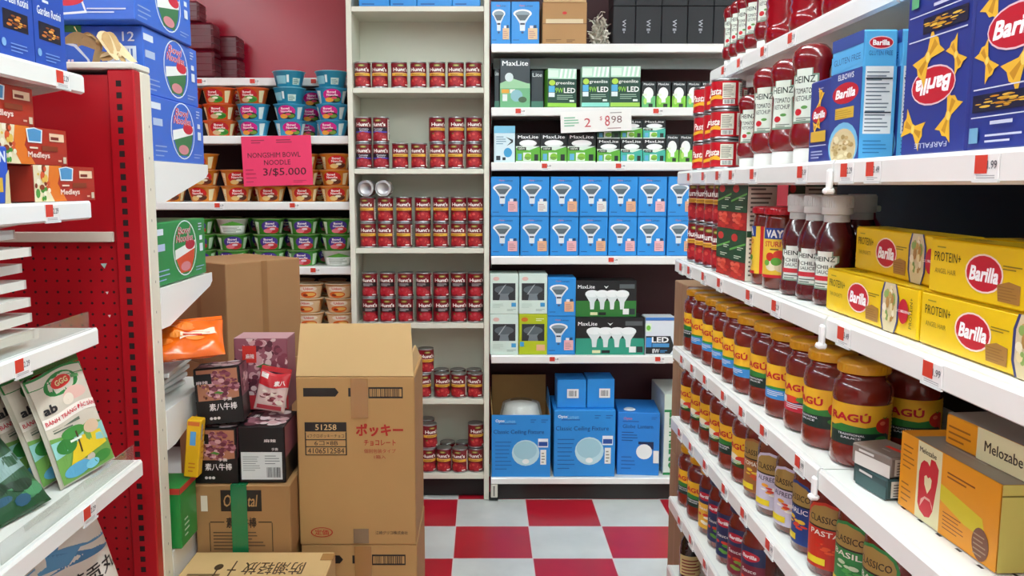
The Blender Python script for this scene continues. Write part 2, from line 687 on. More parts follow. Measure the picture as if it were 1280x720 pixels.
# --- cream bookcase with the red cans
BF = 3.66
BX0, BX1 = W(437.5, 300, BF).x, W(611.5, 300, BF).x
BD = .25
CRM = M('#e3e2d2', .5, noise=.03, scale=4)
bz = [W(525, y, BF).z for y in (7.5, 109.5, 211, 310.5, 404.5, 499.5, 593)]
root = empty('bookcase', ((BX0 + BX1) / 2, BF, 0))
tag(root, 'tall narrow cream bookcase holding rows of red cans, between noodles and light bulbs', 'bookcase')
BWD = BX1 - BX0
for s in (-1, 1):
    mb = MB()
    x = s * BWD / 2
    mb.box(min(x, x - s * .023), max(x, x - s * .023), 0, BD, .004, bz[0] + .34, CRM, .002)
    mb.build('side_panel', root)
mb = MB()
mb.box(-BWD / 2 + .0236, BWD / 2 - .0236, BD - .02, BD - .006, bz[-1] - .02, bz[0] + .34, M('#d8d9c8', .55, noise=.04, scale=5))
mb.build('back_panel', root)
for z in bz:
    mb = MB()
    mb.box(-BWD / 2 + .0235, BWD / 2 - .0235, .003, BD - .0205, z - .022, z, CRM, .0015)
    mb.build('shelf', root)
mb = MB()
mb.box(-BWD / 2 + .0236, BWD / 2 - .0236, .06, .075, .004, bz[-1] - .03, M('#1d1a1a', .6))  # dark board stands in for the shade beneath the bookcase
mb.build('kick_plate', root)

# --- light bulb shelving
LBF = 3.64
LX0, LX1 = W(614, 300, LBF).x, W(614, 300, LBF).x + 1.22
lz = [W(730, y, LBF).z for y in (55, 134.5, 203, 320.5, 444.5, 597.5)]
g_bulb = gondola('gondola_shelving', 'white shelving stocked with blue light bulb boxes, beside the bookcase', LX1 - LX0, [(z, .4) for z in lz[:-1]], 2.3,
                 ((LX0 + LX1) / 2, LBF + .4, 0), 0, back=M('#3c0914', .5), base=.4, base_z=lz[-1])
mb = MB()
mb.box(LX0 - (LX0 + LX1) / 2 - .001, LX0 - (LX0 + LX1) / 2 + .03, -.4 - .004, -.36, .022, lz[-1] - .031, M('#d8d4c8', .4), .003)
leg = mb.build('foot', g_bulb)
mb = MB()
mb.lathe([(.01, -.02), (.018, -.02), (.02, -.014), (.02, .014), (.018, .02), (.01, .02)], M('#171717', .5), 20,
         mx=Matrix.Translation((LX0 - (LX0 + LX1) / 2 + .012, -.376, .0205)) @ Matrix.Rotation(math.pi / 2, 4, 'Y'))
mb.build('caster_wheel', leg)
mb = MB()
mb.box(LX0 - (LX0 + LX1) / 2 + .012, LX0 - (LX0 + LX1) / 2 + .016, -.4055, -.4035, .03, lz[-1] - .036, M('#2a2a28', .5))
mb.build('groove', leg)
# deep grey lip under the top shelf
mb = MB()
mb.box(-.6, .6, -.27, -.245, lz[0] - .085, lz[0] - .04, M('#8f9a98', .5))
mb.build('shelf_stiffener', g_bulb)


# ------------------------------------------------------------------ red cans
TIN = M('#b9bcc0', .28, metal=1.0)


def hunts_art(kind):
    a = [e(.5, .9, .17, .05, '#6d7a2a'), e(.5, .9, .11, .025, '#c9b768')]
    if kind == 'yellow':
        a += [r(.0, .465, 1.0, .575, '#f0b938'), r(.0, .575, 1.0, .585, '#fff2c0')] + bars(.2, .8, .49, .56, 2, '#8a5a14', .5)
        tom = '#ae1d28'
    elif kind == 'blue':
        a += [r(.0, .36, 1.0, .6, '#1d1420'), r(.0, .365, 1.0, .43, '#4a3aa8')] + [t('Tomato', .5, .53, .5, .07, '#e8e4ee'), t('Sauce', .5, .455, .42, .06, '#e8e4ee')]
        tom = '#a81f2c'
    else:
        a += [r(.0, .44, 1.0, .62, '#191213')] + bars(.22, .78, .47, .6, 3, '#b9aeb0', .5)
        tom = '#b8202e'
    a += [t("Hunt's", .5, .73, .8, .165, '#fbf6f0', b=.05)]
    for cx, cy, q in ((.3, .22, .2), (.62, .2, .22), (.46, .27, .17), (.82, .16, .13)):
        a += [e(cx, cy, q, q * .82, tom), e(cx - .04, cy + .03, q * .45, q * .3, '#cf4a42' if kind == 'yellow' else '#c0424c')]
    a += [r(.72, .05, .92, .1, '#f4e8e2'), e(.2, .33, .05, .03, '#5e7d2f')]
    return a


def make_can(kind, R=.0355, H=.111, hue='#7c0c1a', name='tin_can'):
    mb = MB()
    mb.lathe([(R - .004, 0), (R, .0015), (R, .004), (R - .0012, .006), (R - .0012, H - .006), (R, H - .004), (R, H - .0015), (R - .002, H), (R - .003, H - .003)], TIN, 30)
    o = mb.build(name)
    q = MB()
    rl = R - .0004
    q.lathe([(rl, .0065), (rl, H - .0065)], M(hue, .32, coat=.3), 40, caps=False)
    art = hunts_art(kind) if isinstance(kind, str) else kind
    q.paint(art, cyl_map(lambda z: rl, .0065), .085, H - .013, step=.006)
    back = [r(0, .05, 1, .95, '#f0e9dc')] + bars(.08, .9, .4, .9, 9, '#4b4645') + barcode(.15, .1, .85, .32)
    q.paint(back, cyl_map(lambda z: rl, .0065, 2.2), .06, H - .013, step=.006)
    q.build('paper_label', o)
    l = MB()
    l.lathe([(.0008, H - .0026), (R - .012, H - .0026), (R - .010, H - .0016), (R - .0065, H - .0028), (R - .0031, H - .0026)], M('#c8cacd', .3, metal=1.0), 30, caps=False)
    l.build('lid', o)
    return o


CAN = {k: Kind(make_can(k), 'can', None) for k in ('yellow', 'blue', 'black')}
CNAME = {'yellow': 'red can with yellow band', 'blue': 'dark can with blue band', 'black': 'red can with black band'}
CY = BF + .052
CH = .1118
cxs = [455.5, 478, 501.5, 525, 548, 570.5, 592.5]
rc = random.Random(11)


def can_at(kind, px, shelf_i, level, label, rz=None, dy=0.0):
    z = bz[shelf_i] + .0006 + level * CH
    x = max(BX0 + .0605, min(BX1 - .0605, W(px, 300, CY).x))
    CAN[kind].put((x, CY + dy, z), label, rz=rc.uniform(-.35, .35) if rz is None else rz, group='red cans in the cream bookcase')


SHN = ['topmost', 'second', 'third', 'fourth', 'fifth', 'sixth', 'lowest']
for i, px in enumerate(cxs):
    can_at('yellow', px, 1, 0, 'red can with yellow band, %s from left in single row, second bookcase shelf' % ORD[i])
for i, px in enumerate(cxs):
    k = 'blue' if i < 2 else 'yellow'
    can_at(k, px, 2, 0, '%s, %s from left in lower row, third bookcase shelf' % (CNAME[k], ORD[i]))
for i, (px, k) in enumerate(((456.5, 'blue'), (478.5, 'blue'), (547, 'yellow'), (571, 'yellow'), (593, 'yellow'))):
    can_at(k, px, 2, 1, '%s, %s from left in upper row, third bookcase shelf' % (CNAME[k], ORD[i]))
for lv, nm in ((0, 'lower'), (1, 'upper')):
    for i, px in enumerate(cxs):
        can_at('yellow', px + 5 - i * .4, 3, lv, 'red can with yellow band, %s from left in %s row below the lying cans' % (ORD[i], nm))
for i, px in enumerate((459, 480.5)):     # two cans lie on their side, ends towards us
    z = bz[3] + .0008 + 2 * CH + .0358
    x = W(px, 234, CY).x
    CAN['yellow'].put((x, CY + .058, z), 'can lying on its side, pale end showing, %s of two on stacked cans' % ORD[i], rot=(math.pi / 2, .4 * i, 0), group='red cans in the cream bookcase')
for lv, nm in ((0, 'lower'), (1, 'upper')):
    for i, px in enumerate((461.5, 484, 506.5, 529.5, 551, 573, 594)):
        can_at('black', px, 4, lv, 'red can with black band, %s from left in %s row, fifth bookcase shelf' % (ORD[i], nm))
for i, px in enumerate((505, 527.5, 551.5, 573, 594)):
    can_at('yellow', px, 5, 0, 'red can with yellow band, %s from left in lower row, sixth bookcase shelf' % ORD[i])
can_at('yellow', 531, 5, 1, 'red can with yellow band, alone on top of the row on sixth bookcase shelf', dy=.01)
for i, px in enumerate((527, 551.5, 573, 594)):
    can_at('yellow', px - 2, 5, 0, 'shaded red can behind the %s front can on sixth bookcase shelf' % ORD[i], dy=.078)
for i, (px, dy) in enumerate(((512.5, 0), (533, 0), (553.5, .003), (574, -.004), (596, .004))):
    can_at('yellow', px, 6, 0, 'red can with yellow band, %s from left in lower row, lowest bookcase shelf' % ORD[i], dy=dy)
can_at('yellow', 534.5, 6, 1, 'red can standing second-layer at left end of lowest bookcase shelf', rz=.5)
can_at('yellow', 594.5, 6, 1, 'red can standing second-layer at right end of lowest bookcase shelf', dy=.012)
for i, px in enumerate((533, 557, 578)):
    can_at('yellow', px, 6, 0, 'shaded red can, %s in the rear row on lowest bookcase shelf' % ORD[i], dy=.085)
can_at('yellow', 530, 6, 1, 'shaded red can behind the upper left can on lowest bookcase shelf', dy=.085)

# ------------------------------------------------------------------ noodle bowls
BOWL_R0, BOWL_R1, BOWL_H = .053, .0695, .07


def bowl_r(z):
    return BOWL_R0 + (BOWL_R1 - BOWL_R0) * max(0, min(1, z / BOWL_H))


def make_bowl(base, art, rim='#d9d2c4', lid='#e9e2d2'):
    mb = MB()
    mb.lathe([(BOWL_R0 - .003, 0), (BOWL_R0, .0015), (BOWL_R1 - .0008, BOWL_H - .005), (BOWL_R1 + .0015, BOWL_H - .0045), (BOWL_R1 + .0015, BOWL_H - .002)], M(base, .3, coat=.3), 36)
    mb.paint(art, cyl_map(bowl_r, .002, rr=BOWL_R1 * .85), .155, BOWL_H - .008, step=.008, off=.0012)
    o = mb.build('noodle_bowl')
    l = MB()
    l.lathe([(BOWL_R1 + .0035, BOWL_H - .0018), (BOWL_R1 + .004, BOWL_H), (BOWL_R1 - .001, BOWL_H + .001), (BOWL_R1 - .003, BOWL_H - .0004), (.001, BOWL_H - .0004)], M(lid, .35), 36)
    l.build('lid', o)
    return o


def noodle_art(blob, pic, side, accent):
    a = [p([(.05, 0), (.14, .0), (.2, .85), (.04, .9)], side), p([(.84, .05), (.95, .05), (.98, .9), (.82, .85)], side)]
    a += bars(.07, .15, .1, .55, 4, '#b0a486', .4)
    a += [e(.52, .55, .25, .42, blob), t('Bowl', .5, .76, .22, .16, '#fff4ee', b=.04), t('Noodle', .52, .56, .3, .16, '#fff4ee', b=.04)]
    a += [e(.58, .27, .2, .24, pic[0]), e(.44, .22, .12, .16, pic[1]), e(.66, .24, .1, .13, pic[2]), e(.57, .36, .08, .08, accent)]
    return a


BOWL = {
    'orange': Kind(make_bowl('#fa6a20', noodle_art('#c31422', ('#4f9a2a', '#d9b98c', '#2d7d24'), '#f2dfae', '#e9f0d0'), lid='#d86a4a'), 'noodle bowl'),
    'blue': Kind(make_bowl('#3db4e4', noodle_art('#d31a86', ('#2a2622', '#f0a23a', '#6f9a34'), '#dff0ee', '#e8466a'), lid='#4fa5c4'), 'noodle bowl'),
    'plain': Kind(make_bowl('#36a8cc', [r(.12, .2, .42, .75, '#8fd0dc'), r(.44, .3, .5, .8, '#e8f6f6'), r(.6, .15, .82, .6, '#cfe8dc')] + bars(.62, .8, .2, .55, 4, '#4a8a8a'), lid='#8fd3de'), 'noodle bowl'),
    'tan': Kind(make_bowl('#fb9c2c', noodle_art('#d2201c', ('#8a3a18', '#e9c47a', '#5a2a18'), '#f6e3b0', '#f2e6c8'), lid='#c98a5a'), 'noodle bowl'),
    'green': Kind(make_bowl('#4fb238', noodle_art('#4a3a92', ('#d2363e', '#e87a86', '#c0282e'), '#cfe8c8', '#e9d0d8'), lid='#7d9a5e'), 'noodle bowl'),
    'turned': Kind(make_bowl('#e6ece4', [r(.1, .1, .9, .6, '#f6f8f4'), p([(.1, .6), (.5, .9), (.9, .6)], '#58a53a')] + bars(.2, .8, .15, .55, 5, '#8a9a86'), lid='#7d9a5e'), 'noodle bowl'),
    'beige': Kind(make_bowl('#efb56a', [p([(.03, .1), (.3, .0), (.7, .0), (.97, .1), (.97, .95), (.03, .95)], '#e9c69a'), e(.5, .74, .26, .2, '#f7e6d2'), t('Udon', .5, .76, .28, .2, '#d8402a', b=.04), e(.5, .28, .26, .26, '#e2671c'), e(.56, .3, .16, .13, '#f3bd62'), e(.4, .24, .08, .1, '#8a2e18')], lid='#f0d8b4'), 'noodle bowl'),
}
BH = BOWL_H + .0012
NY = NF + .085


def bowl_at(kind, px, zs, lv, label, rz=None, dy=0.0):
    x = W(px, 250, NY).x
    BOWL[kind].put((x, NY + dy, zs + .0006 + lv * BH * (.93 if kind == 'beige' else 1)), label, rz=rc.uniform(-.3, .3) if rz is None else rz, group='noodle bowls on the white shelving', scale=.93 if kind == 'beige' else None)


LV = ['bottom', 'middle', 'top', 'uppermost']
for px, kinds, nm in ((279, ('orange', 'orange', 'orange'), 'first full'), (320.5, ('blue', 'blue', 'orange'), 'second'), (365.5, ('blue', 'blue', 'plain', 'plain'), 'third'), (417.5, ('blue', 'blue', 'blue', 'plain'), 'fourth')):
    for lv, k in enumerate(kinds):
        cn = {'orange': 'orange', 'blue': 'blue and pink', 'plain': 'plain blue turned'}[k]
        bowl_at(k, px + rc.uniform(-.3, .3), nz[0], lv, '%s noodle bowl, %s of %s stack on the upper bowl shelf' % (cn, LV[lv], nm))
for lv in range(3):
    bowl_at('orange', 237.5, nz[0], lv, 'orange noodle bowl half hidden by blue cases, %s of its stack' % LV[lv])
    bowl_at('blue', 383, nz[0], lv, 'blue noodle bowl in shade behind the third stack, %s layer' % LV[lv], dy=.151)
    bowl_at('orange', 298, nz[0], lv, 'orange noodle bowl in shade behind first and second stacks, %s layer' % LV[lv], dy=.151)
for i, px in enumerate((214, 255.5, 297, 338, 379.5, 420.5)):
    for lv in range(3):
        if (i, lv) in ((2, 2), (0, 2), (0, 1)):
            continue
        bowl_at('tan', px + rc.uniform(-.3, .3) , nz[1], lv, 'orange noodle bowl with red label, %s layer, %s stack around the pink sign' % (LV[lv], ORD[i]))
for i, px in enumerate((318, 400)):
    for lv in range(3):
        bowl_at('tan', px, nz[1], lv, 'orange noodle bowl in shade, %s layer, %s stack of rear row behind pink sign' % (LV[lv], ORD[i]), dy=.151)
for i, px in enumerate((207, 248, 289.5, 335.5, 378, 420.5)):
    for lv in range(3):
        k = 'turned' if (i, lv) in ((5, 0), (2, 2)) else 'green'
        bowl_at(k, px + rc.uniform(-.3, .3), nz[2], lv, '%s noodle bowl, %s layer of the %s green stack' % ('green' if k == 'green' else 'turned white and green', LV[lv], ORD[i]))
for i, px in enumerate((269, 315, 357, 400)):
    for lv in range(3):
        bowl_at('green', px, nz[2], lv, 'green noodle bowl in shade, %s layer of %s rear stack' % (LV[lv], ORD[i]), dy=.151)
for i, px in enumerate((270, 308, 346, 384, 422)):
    for lv in range(3):
        bowl_at('beige', px + rc.uniform(-.2, .2), nz[3], lv, 'beige noodle bowl, %s layer of the %s beige stack' % (LV[lv], ORD[i]))
for i, px in enumerate((364, 406)):
    for lv in range(3):
        bowl_at('beige', px, nz[3], lv, 'beige noodle bowl in shade, %s layer of %s rear stack' % (LV[lv], ORD[i]), dy=.151)

# pink price sign hung on the rail
q0 = W(346.5, 201, NF - .012)
sw, sh_ = 86 * q0.y / F_PX, 61 * q0.y / F_PX
mb = MB()
mb.box(-sw / 2, sw / 2, -.0006, .0006, -sh_ / 2, sh_ / 2, M('#f0386a', .6, noise=.03))
ink = '#4d1020'
art = [t('NONGSHIM BOWL', .46, .62, .76, .1, ink, b=.012), t('NOODLE', .5, .47, .38, .1, ink, b=.012), t('3/$5.000', .6, .27, .62, .17, ink, b=.015)]
art += bars(.14, .34, .86, .95, 2, '#9a2446', .4) + bars(.5, .82, .86, .95, 2, '#9a2446', .4, 4) + bars(.04, .2, .08, .4, 4, '#c02a54', .25) + bars(.72, .92, .06, .12, 2, '#b02a50', .3)
mb.paint(art, lambda x, y, o: (x, -.0006 - o, y - sh_ / 2), sw, sh_)
o = mb.build('price_sign', None, q0, (0, RAD(-1.5), 0))
tag(o, 'pink paper price sign hanging over the noodle bowls', 'sign')
# dark red wrapped cases on top of the noodle shelving
def wrap_case(w_, d_, h_):
    mb = MB()
    mb.box(-w_ / 2, w_ / 2, -d_ / 2, d_ / 2, 0, h_, M('#620b1d', .3, noise=.25, scale=18, bump=.25), .01)
    o = mb.build('wrapped_case')
    q = MB()
    for k in range(3):
        z = h_ * (.25 + .25 * k)
        q.box(-w_ / 2 - .001, w_ / 2 + .001, -d_ / 2 - .001, d_ / 2 + .001, z, z + .004, M('#5e0a1a', .25, coat=.4))
    q.build('shrink_wrap', o)
    return o


K_WC = Kind(wrap_case(.3, .108, .122), 'case', 'dark red wrapped cases above the noodles')
zt_ = z_ntop + .0015
for i, (xr, y, hs) in enumerate(((-1.225, 3.962, 1.0), (-1.145, 4.074, .84))):
    for lv in range(2):
        K_WC.put((xr - .15, y, zt_ + lv * .1235 * hs), 'dark red shrink wrapped case, %s layer, %s column above the noodle bowls' % (('bottom', 'top')[lv], ('front', 'rear')[i]), scale=(1, 1, hs))
K_WC.put((-1.285 - .15, 3.962, zt_ + .248), 'dark red shrink wrapped case, highest one above the noodle bowls', scale=(1, 1, .75))

# ------------------------------------------------------------------ light bulb shelving
BLUE = '#2c93e2'


def bulb_picture(cx, cy, s):
    """reflector bulb drawn on the box"""
    return [p([(cx - .32 * s, cy + .1 * s), (cx - .1 * s, cy - .13 * s), (cx - .09 * s, cy - .3 * s), (cx + .09 * s, cy - .3 * s), (cx + .1 * s, cy - .13 * s), (cx + .32 * s, cy + .1 * s)], '#dfe9ef'),
            e(cx, cy + .1 * s, .33 * s, .1 * s, '#f4f8fa'), e(cx, cy + .09 * s, .26 * s, .07 * s, '#8da0ab'),
            p([(cx - .24 * s, cy + .07 * s), (cx - .09 * s, cy - .06 * s), (cx + .09 * s, cy - .06 * s), (cx + .24 * s, cy + .07 * s)], '#5d6a72'),
            r(cx - .08 * s, cy - .16 * s, cx + .08 * s, cy - .12 * s, '#2a3a55'), e(cx, cy - .34 * s, .05 * s, .025 * s, '#3a5a8a')]


def bulb_box_art(v):
    a = [r(0, 0, 1, .02, '#2473b8')] + [t('Opto', .38, .9, .2, .05, '#d8586a', b=.02), t('Lumen', .62, .9, .28, .05, '#1d4f96', b=.02)] + bars(.06, .4, .1, .13, 1, '#1d4f96', .5)
    return a + bulb_picture(.4, .62, 1.0)


def sticker_art(c):
    return [r(.6, .12, .93, .38, c), r(.66, .38, .78, .44, '#e8eef4'), r(.8, .38, .9, .45, '#24486e')] + bars(.64, .88, .16, .34, 4, '#b8898a', .35)


PXM = F_PX / zc(LBF + .02, 1.2)
bw, bh = 36.4 / PXM, 49.2 / PXM
K_BB = {c: Kind(make_box('bulb_box', bw - .0035, .13, bh, BLUE, {'front': bulb_box_art(0), 'right': bulb_box_art(0)}, parts=[('sticker', 'front', sticker_art(h))]), 'light bulb box', 'blue light bulb boxes')
        for c, h in (('pink', '#efb6bc'), ('peach', '#e9b48c'), ('white', '#e9ece8'))}
LY = LBF + .02 + .065
rowA = ['pink', 'white', 'peach', 'white', 'peach', 'pink', 'peach']
rowB = ['pink', 'peach', 'pink', 'peach', 'pink', 'pink', 'peach']
edges = [613, 650, 687, 723.5, 760, 796.3, 833.2]
for lv, row in ((0, rowB), (1, rowA)):
    for i, c in enumerate(row):
        x = W(edges[i] + 18.3, 300, LBF + .02).x
        K_BB[c].put((x, LY + rc.uniform(-.002, .004), lz[3] + .0006 + lv * (bh + .0006)), 'blue light bulb box with %s sticker, %s from left, %s row of the blue wall' % (c, ORD[i], ('lower', 'upper')[lv]))


def pxbox(name, x0, x1, ytop, z, Yf, depth, base, arts, label, cat, group=None, rz=0.0, parts=(), **kw):
    """box whose front stands at depth Yf, between two pixel columns, on a shelf at height z"""
    a, b = W(x0, ytop, Yf), W(x1, ytop, Yf)
    w_, h_ = b.x - a.x, a.z - z
    o = make_box(name, w_ - .0012, depth, h_, base, arts, parts=parts, **kw)
    o.location = ((a.x + b.x) / 2, Yf + depth / 2, z + .0006)
    o.rotation_euler = (0, 0, rz)
    return tag(o, label, cat, group)


LF2 = LBF + .02
# top shelf
for i, (x0, x1) in enumerate(((600 + 13.5, 638.5), (639, 674.5))):
    pxbox('bulb_box', x0, x1, 2, lz[0], LF2, .13, BLUE, {'front': bulb_box_art(0)}, 'blue light bulb box on top shelf, %s of two beside brown carton' % ORD[i], 'light bulb box', 'blue light bulb boxes',
          parts=[('sticker', 'front', sticker_art('#e2c49a'))])
KRAFT = '#b98f5c'
o = pxbox('small_carton', 678, 734, 2.5, lz[0], LF2, .2, M('#b58a5a', .7, noise=.08, scale=9), {'front': [r(0, .48, 1, .5, '#8c6540'), r(.08, .5, .92, .6, '#dcc9a4'), e(.5, .74, .05, .035, '#d0342c'), *bars(.08, .45, .08, .14, 2, '#6f4d2c', .4), *bars(.55, .75, .06, .14, 2, '#6f4d2c', .4)]},
          'small brown carton with red dot on top shelf among bulb boxes', 'carton')
q = MB()
a = W(734, 2.5, LF2)
hh, ww = a.z - lz[0], a.x - W(678, 2.5, LF2).x
q.box(-ww / 2 + .004, ww / 2 - .004, -.104, -.1005, hh - .002, hh + .03, M('#c9a878', .7), mx=None)
q.build('flap', o)
mb = MB()
rr = random.Random(9)
for k in range(300):
    x, y = rr.uniform(-.03, .024), rr.uniform(-.045, .045)
    z = abs(rr.gauss(0, .05)) * (1 - abs(x) / .09)
    L_ = rr.uniform(.02, .045)
    d = Vector((rr.uniform(-.6, .6), rr.uniform(-1, 1), rr.uniform(-.6, .6))).normalized()
    s = d.orthogonal().normalized() * .0042
    n = Vector((x, y, min(.11, z) + .012))
    c = n + d * L_ * .5 + Vector((0, 0, rr.uniform(0, .012)))
    f = n + d * L_
    pts = [n - s, n + s, c + s, c - s, f + s, f - s]
    mb.add([(v.x, v.y, max(.001, v.z)) for v in pts], [(0, 1, 2, 3), (3, 2, 4, 5)], M(('#d8d3c4', '#c9c2b0', '#e6e2d6')[k % 3], .7))
o = mb.build('packing_straw', None, W(749, 54, LF2 + .06))
o.location.z = lz[0] + .0005
o['kind'] = 'stuff'
tag(o, 'heap of pale shredded packing paper between carton and black boxes', 'packing paper')
BLK = '#1a1d23'
xs = (766, 794.3, 827, 859.5, 892, 924, 956)
bh2 = W(780, 7.5, LF2).z - lz[0]
mark = [t('W', .5, .55, .16, .2, '#b9bdc6', rot=-90, b=.02), r(.43, .36, .57, .42, '#9a9ea8'), r(.47, .3, .53, .34, '#9a9ea8')]
for i in range(6):
    for lv in range(2):
        wq = (xs[i + 1] - xs[i]) * zc(LF2, lz[0]) / F_PX
        ob = make_box('gift_box', wq - .002, .14, bh2 - .001, BLK, {'front': [r(0, 0, 1, .01, '#0c0d10')] + mark}, rough=.55)
        ob.location = (W((xs[i] + xs[i + 1]) / 2, 30, LF2).x, LF2 + .07, lz[0] + .0006 + lv * (bh2 + .0006))
        tag(ob, 'black box with pale emblem, %s from carton, %s row on top bulb shelf' % (ORD[i], ('lower', 'upper')[lv]), 'box', 'black boxes with pale emblems')


def maxlite_art(watt, green, tall=False):
    a = [r(0, .0, 1, .52, green), r(0, 0, 1, .05, '#e8f2ea'), p([(.0, .5), (.55, .42), (1, .56), (1, .6), (0, .6)], '#dff0e2'), r(0, .56, 1, 1, '#12191b')]
    a += [t('MaxLite', .5, .88, .84, .11, '#f3f6f6', b=.03), e(.5, .66, .36, .12, '#eef4f2'), e(.5, .68, .3, .08, '#ffffff'), r(.05, .42, .42, .53, '#151b1c'), t(watt, .235, .475, .28, .075, '#e6f0e0')]
    a += [r(.08, .08, .24, .3, '#63b3d8'), r(.3, .06, .62, .34, '#eaf4e6'), e(.5, .2, .14, .12, '#8cc63f'), r(.76, .06, .92, .28, '#20302a')] + bars(.34, .6, .1, .2, 3, '#4a7a4a', .4)
    return a


GREEN = '#62b53a'
TEAL = '#43b8a4'


def small_bulb_art(c):
    return [r(0, 0, 1, .45, c), r(0, .45, 1, 1, '#20282b'), e(.48, .55, .36, .23, '#f2f6f4'), r(.34, .2, .66, .4, '#f2f6f4'), t('MaxLite', .5, .9, .76, .08, '#eef2f2', b=.03), r(.5, .03, .8, .16, '#26352c'), e(.25, .25, .12, .12, '#b6e06a'), r(.05, .46, .35, .53, '#e6f2d8')]


MDR = '#171d20'
z = lz[1]
pxbox('bulb_carton', 625, 663, 73, z, LF2 + .01, .08, '#39444a', {'front': [r(0, 0, 1, .5, '#74b886'), p([(0, .5), (.4, .6), (1, .48), (1, .4), (0, .4)], '#9fd0a4'), t('MaxLite', .5, .9, .86, .1, '#f0f4f4', b=.03), e(.3, .62, .14, .09, '#d6e4e4'), r(.05, .3, .3, .38, '#e8a53a'), r(.33, .3, .5, .38, '#f0f0e8'), e(.55, .25, .2, .12, '#8fc0c8'), e(.75, .17, .14, .06, '#48664a'), r(.08, .14, .24, .28, '#e8f0ec')]},
      'tall dark and green light bulb carton at left of upper bulb shelf', 'light bulb box')
for x0, x1, yt, nm in ((618, 624.5, 86, 'at the left end, behind the tall carton'), (664, 679.5, 88, 'at right of the tall carton, in its shade')):
    pxbox('bulb_carton', x0, x1, yt, z, LF2 + .05, .08, '#39444a', {'front': [r(0, 0, 1, .2, '#4f8a76'), t('Lite', .5, .88, .8, .1, '#dfe8e8', b=.03)]}, 'narrow dark light bulb carton %s' % nm, 'light bulb box')


def green_art(strip):
    a = [r(0, 0, 1, .74, '#1f4a3c'), r(.0, .03, 1, .13, strip), r(0, .74, 1, 1, '#bfe6cf')]
    for k in range(4):
        a += [p([(.4 + k * .15, .76), (.48 + k * .15, .76), (.53 + k * .15, .99), (.45 + k * .15, .99)], '#f4fbf6')]
    a += [r(.02, .78, .36, .96, '#e0f4e6'), e(.15, .64, .11, .07, '#b4dd4a'), t('greenlite', .6, .63, .66, .1, '#eef6ee', b=.02), t('9W', .4, .45, .28, .13, '#8ccf3e', b=.03), t('LED', .76, .45, .4, .13, '#f4f8f4', b=.04)]
    a += [r(.03, .4, .24, .56, '#56b4e0'), r(.03, .28, .24, .39, '#e6f2f4')] + bars(.32, .92, .22, .36, 3, '#a6c8b0', .35) + [r(.76, .16, .92, .21, '#e6f2ea')]
    return a


pxbox('bulb_multipack', 683, 720, 86, z, LF2 + .01, .07, '#5cae35', {'front': green_art('#9ad84c'), 'right': [r(0, .0, 1, .7, '#7cc63c')]}, 'green four bulb multipack standing turned, beside the dark cartons', 'light bulb box', 'green multipacks', rz=RAD(8))
pxbox('bulb_multipack', 727.5, 762.5, 83.5, z, LF2, .07, '#bfe6cf', {'front': green_art('#8fe0cf')}, 'green four bulb multipack with teal strip along the bottom', 'light bulb box', 'green multipacks')
pxbox('bulb_multipack', 763.5, 801, 83, z, LF2, .07, '#bfe6cf', {'front': green_art('#a6d858')}, 'green four bulb multipack with lime strip along the bottom', 'light bulb box', 'green multipacks')
for i, (x0, x1, c) in enumerate(((802.5, 820, '#6cc07a'), (821, 838.5, '#7cc846'), (840.5, 858, '#84cc3c'), (859, 876, '#6cc07a'), (877, 894, '#7cc846'))):
    pxbox('small_bulb_box', x0, x1, 102, z, LF2, .06, MDR, {'front': small_bulb_art(c)}, 'small single bulb box, %s to the right of the green multipacks' % ORD[i], 'light bulb box', 'small single bulb boxes')
# lower MaxLite shelf
z = lz[2]
pxbox('bulb_carton', 617.5, 644, 157.5, z, LF2, .1, '#d8edf4', {'front': [r(0, .8, 1, 1, '#7cc4e2'), *bars(.1, .6, .5, .75, 4, '#6a9ab0', .35), p([(.55, .7), (.9, .55), (.6, .45), (.9, .62)], '#3b4a50'), e(.66, .27, .2, .13, '#3aa3d6'), r(.1, .06, .3, .18, '#2a3b44'), r(.4, .06, .55, .14, '#2a3b44')]},
      'pale blue and white bulb carton at left end of lower bulb shelf', 'light bulb box')
for i, (x0, x1) in enumerate(((644.8, 675.5), (676, 709), (709.5, 745))):
    pxbox('bulb_carton', x0, x1, 167, z, LF2 + .004 * i, .1, MDR, {'front': maxlite_art('100W', GREEN)}, 'black and green bulb box marked 100W, %s in its row' % ORD[i], 'light bulb box', 'black and green bulb boxes')
for i, (x0, x1, c) in enumerate(((746.5, 775.5, GREEN), (776, 803.5, TEAL), (804, 832.3, TEAL))):
    pxbox('bulb_carton', x0, x1, 173.5, z, LF2, .1, MDR, {'front': maxlite_art('75W', c)}, '%s bulb box marked 75W, %s in the lower row' % ('black and green' if c == GREEN else 'black and teal', ORD[i]), 'light bulb box', 'black and green bulb boxes')
zu = W(780, 173.5, LF2).z + .0012
for i, (x0, x1, c, yt) in enumerate(((746.5, 775.5, '#2f5a3a', 150), (776, 803.5, GREEN, 149.5), (804, 832.3, TEAL, 149.5))):
    pxbox('bulb_carton', x0, x1, yt, zu, LF2 + .01, .09, MDR, {'front': maxlite_art('75W', c)}, 'bulb box marked 75W in the upper layer, %s, partly behind the white sign' % ORD[i], 'light bulb box', 'black and green bulb boxes')
for i, (x0, x1) in enumerate(((833, 849), (849.6, 866), (867, 884))):
    pxbox('small_bulb_box', x0, x1, 168.5, z, LF2, .06, MDR, {'front': small_bulb_art('#7cc846')}, 'small single bulb box, %s at right of the 75W boxes' % ORD[i], 'light bulb box', 'small single bulb boxes')
